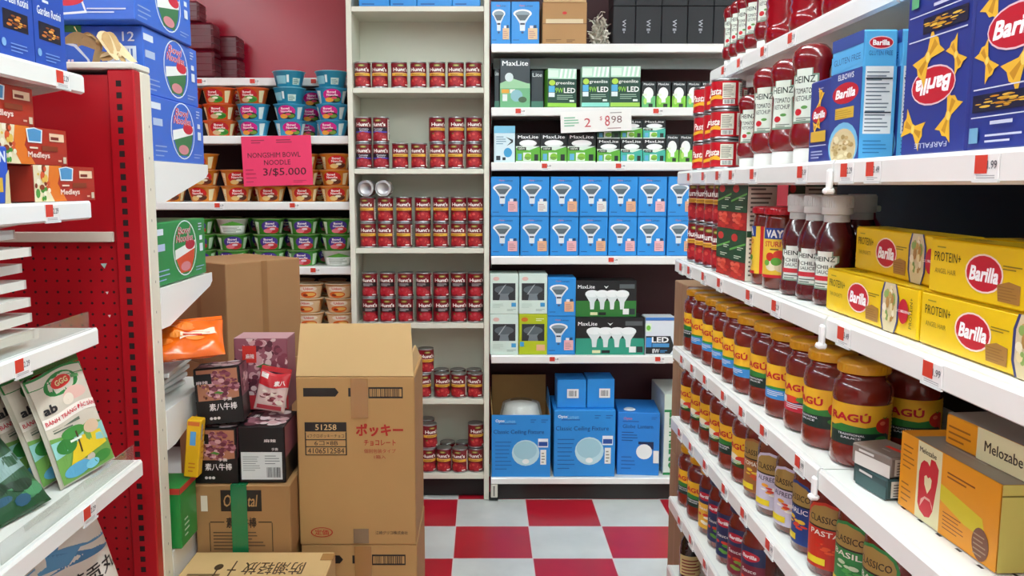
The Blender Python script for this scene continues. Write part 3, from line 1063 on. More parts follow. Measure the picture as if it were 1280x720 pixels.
# white sale sign
q0 = W(745, 151.5, LBF - .012)
sw, sh_ = 87 * q0.y / F_PX, 25.5 * q0.y / F_PX
mb = MB()
mb.box(-sw / 2, sw / 2, -.0006, .0006, -sh_ / 2, sh_ / 2, M('#f2f0ec', .5, noise=.02))
art = bars(.05, .27, .3, .8, 4, '#8fc4a4', .5) + [t('2', .38, .45, .09, .42, '#c8585e', b=.01), t('$', .57, .62, .035, .22, '#d0858a'), t('8', .66, .5, .07, .5, '#c8585e', b=.01), t('98', .79, .55, .15, .34, '#8a6a68', b=0), *bars(.66, .95, .12, .2, 1, '#b08a88', .5), *bars(.7, .95, .85, .93, 1, '#a09a98', .5)]
mb.paint(art, lambda x, y, o: (x, -.0006 - o, y - sh_ / 2), sw, sh_)
o = mb.build('sale_sign', None, q0, (0, RAD(-2.2), 0))
tag(o, 'white paper sale sign taped to the rail above the bulb boxes', 'sign')
# fifth shelf
z = lz[4]


def window_box_art(lime):
    a = [r(.1, .34, .9, .76, '#2b3034'), p([(.32, .34), (.36, .46), (.2, .62), (.8, .62), (.64, .46), (.68, .34)], '#78848a'), e(.5, .6, .34, .1, '#5b666c'), p([(.5, .7), (.58, .74), (.34, .5), (.28, .48)], '#a9b4b8')]
    if lime:
        a += [e(.2, .87, .12, .055, '#d87a2a'), *bars(.6, .9, .84, .92, 2, '#f0f4d8', .4), r(.04, .2, .18, .32, '#3aa0dc'), r(.62, .1, .92, .25, '#e8b48c')]
    else:
        a += [e(.22, .87, .11, .05, '#e9c2b8'), r(.76, .18, .92, .28, '#44a4dc')] + bars(.6, .94, .08, .14, 2, '#8aa49a', .35) + bars(.1, .5, .16, .28, 3, '#bfd6ca', .35)
    return a


hB = W(630, 393, LF2).z - z
for lv in range(2):
    for i in range(2):
        lime = lv == 0 and i == 1
        x0 = 612.3 + 36.3 * i
        pxbox('windowed_bulb_box', x0, x0 + 35.8, 393 if lv == 0 else 342, z + lv * (hB + .0012), LF2, .13, '#b9c81e' if lime else '#d9ece2', {'front': window_box_art(lime)},
              '%s bulb box with dark window, %s layer, %s column' % ('lime yellow' if lime else 'pale mint', ('lower', 'upper')[lv], ('first', 'second')[i]), 'light bulb box', 'bulb boxes with windows')
    K_BB[('pink', 'peach')[lv]].put((W(701.8, 400, LF2).x, LY, z + .0006 + lv * (bh + .0008)), 'blue light bulb box beside the black four lamp packs, %s of two' % ('lower', 'upper')[lv], group='blue light bulb boxes')


def four_art(c):
    a = [r(0, 0, 1, .44, c), r(0, .44, 1, 1, '#15181a'), t('MaxLite', .17, .83, .28, .1, '#f2f4f4', b=.03), r(.72, .78, .97, .9, '#5a6264'), p([(.46, .86), (.5, .78), (.54, .86), (.5, .83)], '#e8ecec')]
    for k in range(4):
        cx = .27 + k * .165
        a += [p([(cx - .12, .62), (cx - .04, .4), (cx - .03, .2), (cx + .03, .2), (cx + .04, .4), (cx + .12, .62)], '#dfe8e8'), e(cx, .64, .115, .1, '#f2f7f7')]
    a += [r(.24, .04, .36, .12, '#e8e8b8'), r(.38, .04, .5, .12, '#12181a'), r(.78, .06, .88, .22, '#f2f4f2'), r(.89, .06, .98, .22, '#2a3436')]
    return a


pxbox('four_lamp_pack', 720, 806, 397, z, LF2, .13, '#15181a', {'front': four_art('#2f9a80')}, 'black and teal pack picturing four reflector lamps, lower one', 'light bulb box', 'four lamp packs')
zz = W(760, 397, LF2).z + .0012
pxbox('four_lamp_pack', 720, 796, 351, zz, LF2 + .02, .11, '#15181a', {'front': four_art('#2f7a34')}, 'black and dark green pack picturing four reflector lamps, upper one', 'light bulb box', 'four lamp packs')
pxbox('lamp_bag', 807, 845, 397, z, LF2, .1, '#dfe6ee', {'front': [p([(.02, .02), (.84, .02), (.98, .18), (.84, .5), (.02, .5)], '#1b2024'), t('LED', .5, .4, .56, .15, '#f6f8f8', b=.05), r(.03, .2, .22, .46, '#3b93dc'), r(.24, .2, .8, .3, '#4b98d0'), t('8W', .36, .1, .24, .12, '#f0f4f4', b=.03), *bars(.5, .75, .06, .14, 2, '#4b98d0', .5), r(.0, .62, .2, .84, '#dff2d8'), e(.1, .72, .07, .07, '#6cb83a'), r(0, .92, 1, 1, '#3b78c4')]},
      'white LED lamp package with black arrow panel beside the four lamp packs', 'light bulb box')
pxbox('lamp_bag', 847, 884, 399, z, LF2 + .03, .1, '#3b6a9c', {'front': [r(0, .7, 1, 1, '#274a74')]}, 'blue lamp package mostly hidden behind the jar shelves', 'light bulb box')
# bottom shelf: ceiling fixtures in blue boxes
z = lz[5]


def fixture_art(ttl):
    a = [t('Opto', .14, .9, .15, .06, '#eaf4fb', b=.04), t('Lumen', .31, .9, .18, .06, '#7cc0ee', b=.02), r(.12, .85, .42, .865, '#1a5fae'), *bars(.66, .76, .88, .95, 2, '#1a5fae', .35), *bars(.84, .96, .88, .95, 2, '#1a5fae', .35)]
    a += [t(ttl, .46, .72, .86, .085, '#134a8c', b=.015)]
    a += bars(.06, .36, .12, .62, 8, '#1a66b4', .22)
    a += [e(.58, .39, .235, .21, '#bfe4ee'), e(.57, .43, .2, .15, '#a4d2e0'), e(.58, .25, .06, .04, '#f4fafa'), r(.79, .48, .96, .62, '#e8f0f8'), r(.8, .5, .95, .57, '#2450a0'), r(.83, .2, .93, .44, '#eef2ec')] + bars(.85, .91, .23, .42, 4, '#9a9a90', .4)
    return a


pxbox('fixture_box', 692.5, 770, 513, z, LF2 - .005, .27, '#2a90e0', {'front': fixture_art('Classic Ceiling Fixture'), 'right': bars(.1, .8, .2, .7, 6, '#1a66b4', .25)}, 'closed blue ceiling fixture box, middle of the bottom bulb shelf', 'lamp box', 'blue ceiling fixture boxes')
# the open one
a, b = W(614.5, 519, LF2 - .005), W(688.5, 519, LF2 - .005)
ow, oh = b.x - a.x - .001, a.z - z
od = .27
root = empty('fixture_box', ((a.x + b.x) / 2, LF2 - .005 + od / 2, z + .0006))
tag(root, 'open blue ceiling fixture box with raised brown flap, left on bottom bulb shelf', 'lamp box', 'blue ceiling fixture boxes')
mb = MB()
bl, br_ = M('#2a90e0', .4, noise=.05, scale=14), M('#a07a48', .75, noise=.08, scale=12)
mb.box(-ow / 2, ow / 2, -od / 2, -od / 2 + .004, 0, oh, bl)
mb.box(-ow / 2, ow / 2, od / 2 - .004, od / 2, 0, oh, br_)
for s in (-1, 1):
    mb.box(min(s * ow / 2, s * (ow / 2 - .004)), max(s * ow / 2, s * (ow / 2 - .004)), -od / 2 + .004, od / 2 - .004, 0, oh, br_)
mb.box(-ow / 2 + .004, ow / 2 - .004, -od / 2 + .004, od / 2 - .004, 0, .004, br_)
mp, fw, fh = face_map('front', ow, od, oh)
mb.paint(fixture_art('Classic Ceiling Fixture'), mp, fw, fh)
mb.build('body', root)
mb = MB()
mb.box(-ow / 2 + .004, ow / 2 - .004, od / 2 - .006, od / 2 - .002, oh, W(650, 469, LF2 + od - .02).z - z, br_)
mb.build('flap', root)
for s in (-1, 1):
    mb = MB()
    x = s * (ow / 2 - .002)
    mb.add([(x, -od / 2 + .01, oh), (x, od / 2 - .01, oh), (x + s * .004, od / 2 - .02, oh + .07), (x + s * .004, -od / 2 + .12, oh + .05),
            (x + s * .003, -od / 2 + .01, oh), (x + s * .003, od / 2 - .01, oh), (x + s * .007, od / 2 - .02, oh + .07), (x + s * .007, -od / 2 + .12, oh + .05)],
           [(0, 1, 2, 3), (4, 5, 6, 7), (0, 1, 5, 4), (1, 2, 6, 5), (2, 3, 7, 6), (3, 0, 4, 7)], br_ if s < 0 else bl)
    mb.build('flap', root)
root2 = empty('ceiling_fixture', ((a.x + b.x) / 2 + .005, LF2 + od / 2 - .01, z + .0046))
tag(root2, 'round white ceiling lamp in clear plastic inside the open blue box', 'lamp')
mb = MB()
mb.lathe([(.06, .001), (.1, .02), (.113, .07), (.112, .14), (.1, .19), (.075, oh + .012), (.04, oh + .022), (.001, oh + .025)], M('#e9e9e2', .3, coat=.4), 36)
mb.build('glass_shade', root2)
mb = MB()
mb.lathe([(.114, .2), (.109, .21), (.085, oh + .02), (.05, oh + .032)], M('#f2f5f4', .12, trans=.7, alpha=.45, noise=.1, scale=40, bump=.8), 36, caps=False)
mb.build('plastic_wrap', root2)
# two little boxes on the closed one
zz = W(730, 513, LF2 - .005).z + .0012
for i, (x0, x1, yt, st) in enumerate(((696.5, 733, 475, .34), (734, 768.5, 474, .44))):
    pxbox('small_lamp_box', x0, x1, yt, zz, LF2 + .03, .14, '#2a90e0', {}, 'small blue box with white barcode sticker, %s of two on the closed fixture box' % ORD[i], 'lamp box', 'small blue lamp boxes',
          parts=[('sticker', 'front', [r(st, .36, st + .4, .68, '#eef0ee'), *barcode(st + .06, .42, st + .34, .62, n=9)])])
o = pxbox('lantern_box', 775.5, 828, 516, z, LF2 + .015, .24, '#2a86dc', {'front': [t('Opto', .24, .9, .2, .05, '#d8707a', b=.02), r(.12, .85, .5, .865, '#1a5fae'), t('Globe', .27, .78, .3, .06, '#134a8c', b=.02), t('Lantern', .66, .78, .36, .06, '#134a8c', b=.02), *bars(.1, .5, .55, .72, 4, '#134a8c', .3), *bars(.1, .45, .1, .34, 4, '#1a66b4', .3), p([(.5, .54), (.86, .54), (.86, .42), (.72, .42), (.72, .5), (.5, .5)], '#142a52'), e(.64, .38, .19, .12, '#eef4f4'), r(.86, .2, .99, .4, '#eef0ea'), *bars(.8, .95, .9, .95, 2, '#1a5fae', .3)]},
          'blue globe lantern box with lid disc, at the right of bottom bulb shelf', 'lamp box', rz=RAD(-5))
zz = W(800, 516, LF2 + .015).z + .0012
mb = MB()
mb.lathe([(.024, 0), (.027, .002), (.027, .005), (.02, .008), (.001, .009)], M('#d4dbe2', .3, coat=.4), 24)
o = mb.build('jar_lid', None, (W(790, 510, LF2).x, LF2 + .06, zz))
tag(o, 'round pale lid lying on the blue globe lantern box', 'lid')
pxbox('greenlite_carton', 831, 868, 493, z, LF2 + .02, .3, '#dfe8de', {'front': [r(0, 0, 1, .03, '#1f8a4a'), r(0, .8, 1, 1, '#cfe0d0'), t('GREENLITE', .42, .42, .5, .72, '#1f8a4a', rot=90, b=.04), r(.0, .78, 1, .81, '#1f8a4a')]},
      'white carton with upright green lettering between lantern box and jar shelves', 'carton')
# blue boxes on the bookcase, cut by the picture's upper edge
for i, (x0, x1) in enumerate(((449, 486.5), (488, 520.5), (522, 564.5), (566, 600))):
    ob = make_box('bulb_box', (x1 - x0) * 3.7 / F_PX - .002, .13, .17, BLUE, {'front': [r(.1, .04, .5, .07, '#1d5ca8'), r(0, 0, 1, .012, '#2473b8')]})
    ob.location = (W((x0 + x1) / 2, 5, BF + .01).x, BF + .075, bz[0] + .0006)
    tag(ob, 'blue bulb box on the topmost bookcase shelf, %s from left' % ORD[i], 'light bulb box', 'blue light bulb boxes')


# ------------------------------------------------------------------ goods on the right-hand run
FACE_R = -math.pi / 2                      # turns a thing's front towards the aisle


def rz_at(px, X, z):
    return (X, Yat(px, X, z), z + .0008)


# --- price tags in the rails
def make_tag(txt, v):
    mb = MB()
    mb.box(-.021, .021, -.0006, .0006, -.013, .013, M('#f2f0ee', .45))
    a = [r(.0, .26, .54, 1, '#d9402e'), t(txt, .74, .6, .4, .34, '#50505a', b=.02)] + bars(.1, .9, .06, .24, 2, '#a8a8aa', .4, v)
    mb.paint(a, lambda x, y, o: (x, -.0006 - o, y - .013), .042, .026)
    o = mb.build('price_tag')
    q = MB()
    q.box(-.023, .023, -.0022, -.0016, -.0145, -.0125, M('#eef2f2', .1, coat=.5))
    q.box(-.023, .023, -.0022, .0006, -.0160, -.0146, M('#eef2f2', .1, coat=.5))
    q.build('tag_holder', o)
    return o


K_TAG = [Kind(make_tag(x, i), 'price tag') for i, x in enumerate(('2.29', '3.49', '1.99', '3.59'))]
LNAME = {'b': 'under the upside-down ketchup bottles', 'c': 'under jars and yellow boxes', 'd': 'under the front row of tomato sauce jars', 'e': 'under the gold lidded jars', 'f': 'on the lowest visible jar shelf'}
for key, z, pxs in (('b', Z_B, (862, 880, 898, 915, 942, 1003, 1059, 1092, 1234)), ('c', Z_C, (852, 862, 880, 900, 937, 970, 1055, 1166)), ('d', Z_D, (853, 866, 882, 905, 928, 955, 1000)),
                    ('e', Z_E, (850, 864, 882, 906, 930, 962)), ('f', Z_F, (850, 864, 882))):
    for i, px in enumerate(pxs):
        y = Yat(px, RF - .004, z - .018)
        K_TAG[(i + ord(key)) % 4].put((RF - .0042, y, z - .018), 'price tag, %s from far end, rail %s' % (ORD[i], LNAME[key]), rz=FACE_R, group='price tags on shelf rails')
for i, px in enumerate((905, 925, 955, 990)):
    y = Yat(px, .606, Z_A - .018)
    K_TAG[i].put((.6058, y, Z_A - .018), 'red and white price tag, %s from far end, highest ketchup shelf' % ORD[i], rz=FACE_R, group='price tags on shelf rails')
for z, nm, pxs in ((nz[1], 'under the orange bowls', (274, 368)), (nz[2], 'under the green bowls', (345, 392)), (z_ntop, 'above the first bowls', (323, 258, 398))):
    for i, px in enumerate(pxs):
        yf = NF if z != z_ntop else NF + .16
        K_TAG[i].put((W(px, 250, yf - .004).x, yf - .0042, z - .018), 'small price tag, %s on white rail %s' % (ORD[i], nm), group='price tags on shelf rails')
for z, nm, pxs in ((lz[1], 'under the green multipacks', (650, 820)), (lz[2], 'under the 100W boxes', (683, 775)), (lz[3], 'under the blue wall of boxes', (768,)), (lz[4], 'under the four lamp packs', (695, 830))):
    for i, px in enumerate(pxs):
        K_TAG[i + 1].put((W(px, 250, LBF - .004).x, LBF - .0042, z - .018), 'small price tag, %s on bulb shelf rail %s' % (ORD[i], nm), group='price tags on shelf rails')
for z, X, nm, pxs in ((L_T, LF, 'below the blue pasta boxes', (78,)), (L_2, LF, 'below the rice mix boxes', (65,)), (L_3, LF, 'below the clear stacked packs', (28,)), (L_4, -.713, 'below the rice paper bags', (112,))):
    for i, px in enumerate(pxs):
        y = Yat(px, X + .004, z - .018)
        K_TAG[i].put((X + .0042, y, z - .018), 'red and white price tag on the white rail %s' % nm, rz=math.pi / 2, group='price tags on shelf rails', scale=1.15)

# --- sauce jars
SAUCE = M('#741f14', .22, coat=.8, noise=.2, scale=60)


def make_jar(H, R, cap_h, cap_c, art, label_z, base_c, neck=.78, span=None, sauce=SAUCE, back=None, label_w=None, straight=False, smooth_lid=False):
    root = empty('sauce_jar')
    mb = MB()
    zb = H - cap_h
    if straight:
        prof = [(R * .9, 0), (R, .005), (R, zb * .8), (R * .97, zb * .86), (R * neck, zb * .95), (R * neck, zb + .001)]
    else:
        l0, l1 = label_z
        prof = [(R * .86, 0), (R * .97, .004), (R, .012), (R, l0 - .008), (R * .985, l0 - .003), (R * .955, l0), (R * .955, l1), (R * .985, l1 + .003), (R, l1 + .008), (R * .99, l1 + .02),
                (R * .93, l1 + .032), (R * .82, zb - .01), (R * neck, zb - .006), (R * neck, zb + .001)]
    mb.lathe(prof, sauce, 36)
    mb.build('glass_body', root)
    q = MB()
    l0, l1 = label_z
    rl = (R if straight else R * .955) + .0006
    lw = label_w or (2 * math.pi * rl * .8)
    if base_c:
        q.paint([r(0, 0, 1, 1, base_c)], cyl_map(lambda z: rl, l0), lw, l1 - l0, step=.006, off=0)
    q.paint(art, cyl_map(lambda z: rl, l0), min(R * 2.3, lw) if not straight else R * 1.9, l1 - l0, step=.006, off=.0003)
    if back:
        q.paint(back, cyl_map(lambda z: rl, l0, 1.75), R * 1.0, l1 - l0, step=.006, off=.0003)
    q.build('paper_label', root)
    c = MB()
    rc_ = R * neck + .0035
    cm = cap_c if not isinstance(cap_c, str) else M(cap_c, .3, coat=.3)
    if smooth_lid:
        c.lathe([(rc_ - .001, zb + .0015), (rc_ + .001, zb + .0035), (rc_, zb + .006), (rc_, H - .003), (rc_ - .002, H), (rc_ - .006, H + .0002), (rc_ - .008, H - .001), (.0005, H - .001)], cm, 36)
    else:
        c.lathe([(rc_, zb + .0015), (rc_ + .0006, zb + .003), (rc_, H - .003), (rc_ - .0025, H), (.0005, H)], cm, 36)
        for k in range(36):
            a = k * math.pi / 18
            c.box(-.0011, .0011, -rc_ - .0008, -rc_ + .001, zb + .003, H - .004, cm, mx=Matrix.Rotation(a, 4, 'Z'))
    c.build('cap', root)
    return root


RED_T = '#c4172a'


def ragu_art(band, txt, tomato=True, pink=False):
    a = []
    if band == 'blue':
        a += [r(0, 0, 1, .3, '#3b8fd6'), p([(0, .28), (.3, .36), (.7, .36), (1, .28)], '#2f8a3c')]
    elif band == 'green':
        a += [r(0, 0, 1, .42, '#14302a'), p([(0, .36), (.25, .5), (.6, .46), (.8, .52), (1, .4), (1, .34), (0, .3)], '#2c7c34'), e(.85, .2, .1, .07, '#2c7c34')]
    elif band == 'pink':
        a += [r(0, 0, 1, .2, '#c4283c'), r(0, .2, 1, .42, '#3c2a50'), e(.3, .34, .22, .1, '#d8402e'), e(.62, .36, .2, .09, '#4f8a34'), r(.02, .22, .2, .4, '#cfd6e0')]
    else:
        a += [r(0, 0, 1, .24, '#23431f'), e(.3, .3, .2, .12, '#f0e6c8'), e(.6, .26, .2, .12, '#d23a2a'), e(.45, .16, .12, .07, '#9fc24c')]
    if tomato:
        a += [e(.9, .52, .15, .19, '#cf2a1c'), e(.86, .58, .05, .05, '#ee7a5c'), p([(.9, .66), (.85, .74), (.9, .7), (.96, .75)], '#3a7a2a'), e(1.02, .4, .1, .13, '#d8402e')]
    a += [t('RAGÚ', .36, .7, .62, .24, RED_T, b=.05)]
    if txt:
        a += [t(txt[0], .4, .26, .4, .05, '#eef2f6', b=.03), t(txt[1], .4, .18, .3, .05, '#eef2f6', b=.03)]
    else:
        a += bars(.2, .6, .1, .26, 3, '#dfe9f2', .4)
    return a


BACKP = [r(.05, .05, .95, .95, '#f0c23a')] + bars(.12, .9, .1, .9, 9, '#7a5a1a', .4)
RH, RR = .166, .0455
JAR = {}
for nm, band, txt, tom in (('blue', 'blue', None, True), ('green', 'green', ('TRADITIONAL', 'SAUCE'), True), ('pink', 'pink', None, False), ('veg', 'veg', None, False)):
    JAR[nm] = Kind(make_jar(RH, RR, .019, '#e0a31c', ragu_art(band, txt, tom), (.036, .102), '#f4be2c', back=BACKP), 'sauce jar')
JN = {'blue': 'blue banded', 'green': 'green banded', 'pink': 'red banded', 'veg': 'vegetable pictured'}
# front row of shelf D, far to near: (pixel column, lateral position, label kind, turn)
rowD = [(873, .588, 'green', -.7), (882, .586, 'blue', -.75), (892, .59, 'blue', -.7), (904, .59, 'blue', -.65), (918, .588, 'blue', -.6), (934, .586, 'blue', -.6),
        (953, .592, 'green', -.7), (974, .594, 'blue', -.9), (999, .598, 'pink', -.9), (1029, .596, 'green', -.6), (1074, .607, 'green', -1.15)]
ylast = 2.345
for i, (px, X, k, a) in enumerate(rowD):
    y = min(Yat(px, X, Z_D + .08), ylast - .0935)
    ylast = y
    JAR[k].put((X, y, Z_D + .0016), 'yellow capped sauce jar, %s label, %s from far end, shelf under yellow boxes' % (JN[k], ORD[i]), rz=FACE_R - a - .35 + .25, group='yellow capped sauce jars on the upper jar shelf')
for i, (px, X, k, a) in enumerate(((1060, .7, 'blue', -.6), (1140, .705, 'green', -1.1), (1012, .7, 'green', -.6), (968, .7, 'veg', -.6))):
    JAR[k].put((X, Yat(px, X, Z_D + .08), Z_D + .0016), 'yellow capped sauce jar in shade, %s from near end, rear row' % ORD[(1, 0, 2, 3)[i]], rz=FACE_R - a, group='yellow capped sauce jars on the upper jar shelf')
# shelf E: more of them, then gold lidded jars
rowE = [(865, .585, 'veg'), (873, .59, 'veg'), (882, .59, 'veg'), (892, .59, 'veg'), (904, .588, 'green'), (918, .59, 'veg')]
ylast = 2.345
for i, (px, X, k) in enumerate(rowE):
    y = min(Yat(px, X, Z_E + .08), ylast - .093)
    ylast = y
    JAR[k].put((X, y, Z_E + .0016), 'yellow capped sauce jar, %s label, %s from far end, gold lid shelf' % (JN[k], ORD[i]), rz=FACE_R + .65 + rc.uniform(-.1, .1), group='yellow capped sauce jars on the middle jar shelf')
yE = ylast


def classico_art(body, word, wordc, pic, arch='#a88a4a'):
    a = [p([(.0, .0), (1, .0), (1, .72), (.93, .86), (.8, .95), (.5, 1.0), (.2, .95), (.07, .86), (0, .72)], body)]
    a += [p([(.06, .62), (.94, .62), (.94, .74), (.88, .84), (.76, .91), (.5, .955), (.24, .91), (.12, .84), (.06, .74)], arch)]
    a += [t('CLASSICO', .5, .74, .74, .1, '#2b2016', b=.03), r(.06, .6, .94, .625, '#2b2016')]
    a += [t(word, .5, .53, .66, .08, wordc, b=.03)]
    a += blobs(.5, .34, .3, .1, 9, pic, .3, 4)
    a += [r(.1, .06, .55, .16, '#e8cf2a')]
    return a


GOLD = M('#b58f45', .28, metal=.85)
NUT = [r(.05, .05, .95, .95, '#ece9e0'), *bars(.12, .9, .1, .9, 10, '#5a5a58', .4)]
JC = {}
for nm, body, word, wc, pic in (('tan', '#a5683a', 'TOMATO', '#f4ecd8', ('#d8562e', '#e8c23a')), ('lavender', '#cfc8dc', 'ALFREDO', '#4a4460', ('#d8442e', '#f2eee6', '#e8a23a')), ('navy', '#1f3f86', 'GARLIC', '#f0f0f4', ('#d8442e', '#e8c23a')),
                                ('red', '#c8321f', 'PASTA', '#f6efe2', ('#e85a2c', '#d02a1a')), ('green', '#2f8a46', 'BASIL', '#f2f4e8', ('#4fae54', '#cfe4c0'))):
    JC[nm] = Kind(make_jar(.172, .042, .014, GOLD, classico_art(body, word, wc, pic), (.014, .128), None, neck=.8, back=NUT, straight=True, smooth_lid=True, sauce=M('#6c1d13' if nm != 'lavender' else '#6a3424', .2, coat=.8, noise=.2, scale=60)), 'sauce jar', 'gold lidded sauce jars')
rowC = [(935, .588, 'tan', .6), (947, .586, 'lavender', .75), (960, .592, 'lavender', .6), (976, .594, 'navy', .2), (998, .59, 'red', .75), (1025, .6, 'green', .45), (1062, .604, 'green', .35)]
ylast = yE - .004
for i, (px, X, k, a) in enumerate(rowC):
    y = min(Yat(px, X, Z_E + .08), ylast - .0865)
    ylast = y
    JC[k].put((X, y, Z_E + .0016), '%s labelled sauce jar with gold lid, %s from the yellow capped jars' % (k, ORD[i]), rz=FACE_R + a)
for i, (px, k) in enumerate(((1100, 'green'), (1050, 'red'))):
    JC[k].put((.7, Yat(px, .7, Z_E + .08), Z_E + .0016), 'gold lidded sauce jar in shade, %s in the rear row' % ORD[i], rz=FACE_R + .5, scale=.955)
# shelf F
rowF = [(866, .585, 'green', .8), (880, .588, 'green', .8)]
ylast = 2.345
for i, (px, X, k, a) in enumerate(rowF):
    y = min(Yat(px, X, Z_F + .08), ylast - .093)
    ylast = y
    JAR[k].put((X, y, Z_F + .0016), 'yellow capped green banded sauce jar, %s from far end, lowest visible shelf' % ORD[i], rz=FACE_R + a, group='yellow capped sauce jars on the lowest shelf')


def slim_art(body, pic):
    return [r(0, 0, 1, .62, body), r(0, .62, 1, 1, '#26335e'), e(.5, .8, .34, .1, '#c4203a'), t('Barilla', .5, .8, .5, .08, '#ffffff', b=.06, sh=.15), t('Sauce', .5, .5, .5, .08, '#f0f0ee', b=.02)] + blobs(.5, .25, .34, .14, 8, pic, .35, 6)


JS = {nm: Kind(make_jar(.168, .038, .016, '#2a2f52' if nm != 'yellow' else '#d8981a', slim_art(body, pic), (.016, .12), None, neck=.84, straight=True), 'sauce jar', 'slim sauce jars on the lowest shelf')
      for nm, body, pic in (('yellow', '#e8b23a', ('#d8402e', '#f4ecd8')), ('navy', '#22305c', ('#d03a2a', '#5a9a3a')), ('wine', '#7c1f34', ('#d8442e', '#7a9a3a')))}
for i, (px, X, k) in enumerate(((893, .588, 'yellow'), (904, .59, 'navy'), (917, .588, 'navy'), (932, .59, 'wine'), (950, .592, 'wine'))):
    y = min(Yat(px, X, Z_F + .08), ylast - .082)
    ylast = y
    JS[k].put((X, y, Z_F + .0016), 'slim sauce jar with %s label, %s after the yellow capped jars' % (k, ORD[i]), rz=FACE_R + .6)
# a dark bottle with a red cap stands on the shelf below
root = empty('soy_bottle', (.566, Yat(864, .566, Z_G + .2), Z_G + .0016))
root.scale = (.93, .93, .93)
tag(root, 'dark bottle with red cap under the lowest visible jar shelf', 'bottle')
mb = MB()
mb.lathe([(.026, 0), (.03, .004), (.03, .105), (.026, .125), (.014, .15), (.0125, .165)], M('#150a08', .12, coat=.6), 28)
mb.build('glass_body', root)
mb = MB()
mb.lathe([(.0145, .166), (.0148, .168), (.0145, .185), (.0125, .188), (.0005, .188)], M('#c03a36', .35), 24)
mb.build('cap', root)
mb = MB()
mb.paint([r(0, 0, 1, 1, '#c8b27a'), *bars(.1, .9, .1, .9, 5, '#7a2018', .4)], cyl_map(lambda z: .0304, .03), .08, .06, step=.006)
mb.build('paper_label', root)

# --- shelf C
CAN3 = {}
for i, y in enumerate((2.235, 2.155, 2.075, 1.995)):
    for lv in range(2):
        CAN['yellow'].put((.576, y, Z_C + .0016 + lv * .1063), 'red can with yellow band, %s stack from far end beside tomato cartons, %s' % (ORD[i], ('lower', 'upper')[lv]), rz=FACE_R + .75 + rc.uniform(-.2, .2), scale=.945, group='red cans on the jar shelving')


def tomato_carton_art():
    return [r(0, .0, 1, .36, '#a81e1a'), *blobs(.5, .2, .42, .16, 12, ('#d8402c', '#c42a20', '#e8624a'), .36, 3), r(0, .36, 1, 1, '#17482c'), p([(0, .56), (.0, .6), (1, .76), (1, .72)], '#5fae4c'), e(.3, .84, .2, .08, '#c8302a'), *bars(.5, .9, .6, .68, 2, '#cfe0c4', .4), *bars(.3, .8, .42, .5, 2, '#cfe0c4', .4)]


K_TC = Kind(make_box('tomato_carton', .088, .062, .1045, '#17482c', {'front': tomato_carton_art(), 'left': tomato_carton_art(), 'right': [r(0, 0, 1, 1, '#e9e2d2'), *bars(.1, .9, .1, .9, 9, '#6a6458', .4), r(0, .88, 1, 1, '#17482c')]}), 'tomato carton', 'dark green tomato cartons')
for i, y in enumerate((1.905, 1.800)):
    for lv in range(2):
        K_TC.put((.575, y, Z_C + .0016 + lv * .1052), 'dark green carton picturing chopped tomatoes, %s column, %s layer' % (('far', 'near')[i], ('lower', 'upper')[lv]), rz=FACE_R + .08)
K_TC.put((.66, 1.70, Z_C + .0016), 'dark green tomato carton, lower of two standing behind the red capped jars', rz=FACE_R)
K_TC.put((.66, 1.70, Z_C + .1068), 'dark green tomato carton, upper of two standing behind the red capped jars', rz=FACE_R)
vaya = [r(0, .78, 1, 1, '#1f3f8c'), t('VAYA', .5, .885, .74, .16, '#f4f2ee', b=.06), t('STURITO', .5, .68, .82, .11, RED_T, b=.03), *bars(.3, .7, .56, .61, 1, '#5a4a2a', .5), e(.3, .42, .14, .09, '#c8301f'), e(.6, .46, .2, .1, '#d03a26'), e(.36, .24, .2, .1, '#e9dfc0'), e(.66, .22, .2, .1, '#d9c7a0'), e(.5, .33, .16, .08, '#5c9c36'), e(.2, .3, .1, .06, '#6fae3e'), e(.8, .34, .1, .06, '#4f8a2e'), r(0, 0, 1, .06, '#c4172a')]
K_V = Kind(make_jar(.158, .034, .016, '#c81e2c', vaya, (.022, .118), '#eec63c', neck=.92, straight=True, back=[r(0, 0, 1, 1, '#d8202a')], sauce=M('#6e2416', .2, coat=.8, noise=.2, scale=50)), 'relish jar', 'red capped relish jars')
K_V.put((.583, Yat(977, .583, Z_C + .07), Z_C + .0016), 'red capped relish jar with yellow label, in front beside chili sauce bottles', rz=FACE_R + .95)
K_V.put((.583, Yat(977, .583, Z_C + .07) + .073, Z_C + .0016), 'red capped relish jar turned to its red side, behind the yellow labelled one', rz=FACE_R - .55)


def keystone(c, word, sub, edge='#7f9a86'):
    o1 = [(.1, 0), (.9, 0), (.84, .62), (.96, .7), (.96, .86), (.78, .86), (.78, 1.0), (.22, 1.0), (.22, .86), (.04, .86), (.04, .7), (.16, .62)]
    i1 = [(.5 + (x - .5) * .88, .5 + (y - .5) * .92) for x, y in o1]
    return [p(o1, edge), p(i1, c), t('HEINZ', .5, .77, .7, .12, '#22362c', b=.03), t(word, .5, .57, .52, .1, '#22362c', b=.03), t(sub, .5, .44, .52, .09, '#22362c', b=.02)]


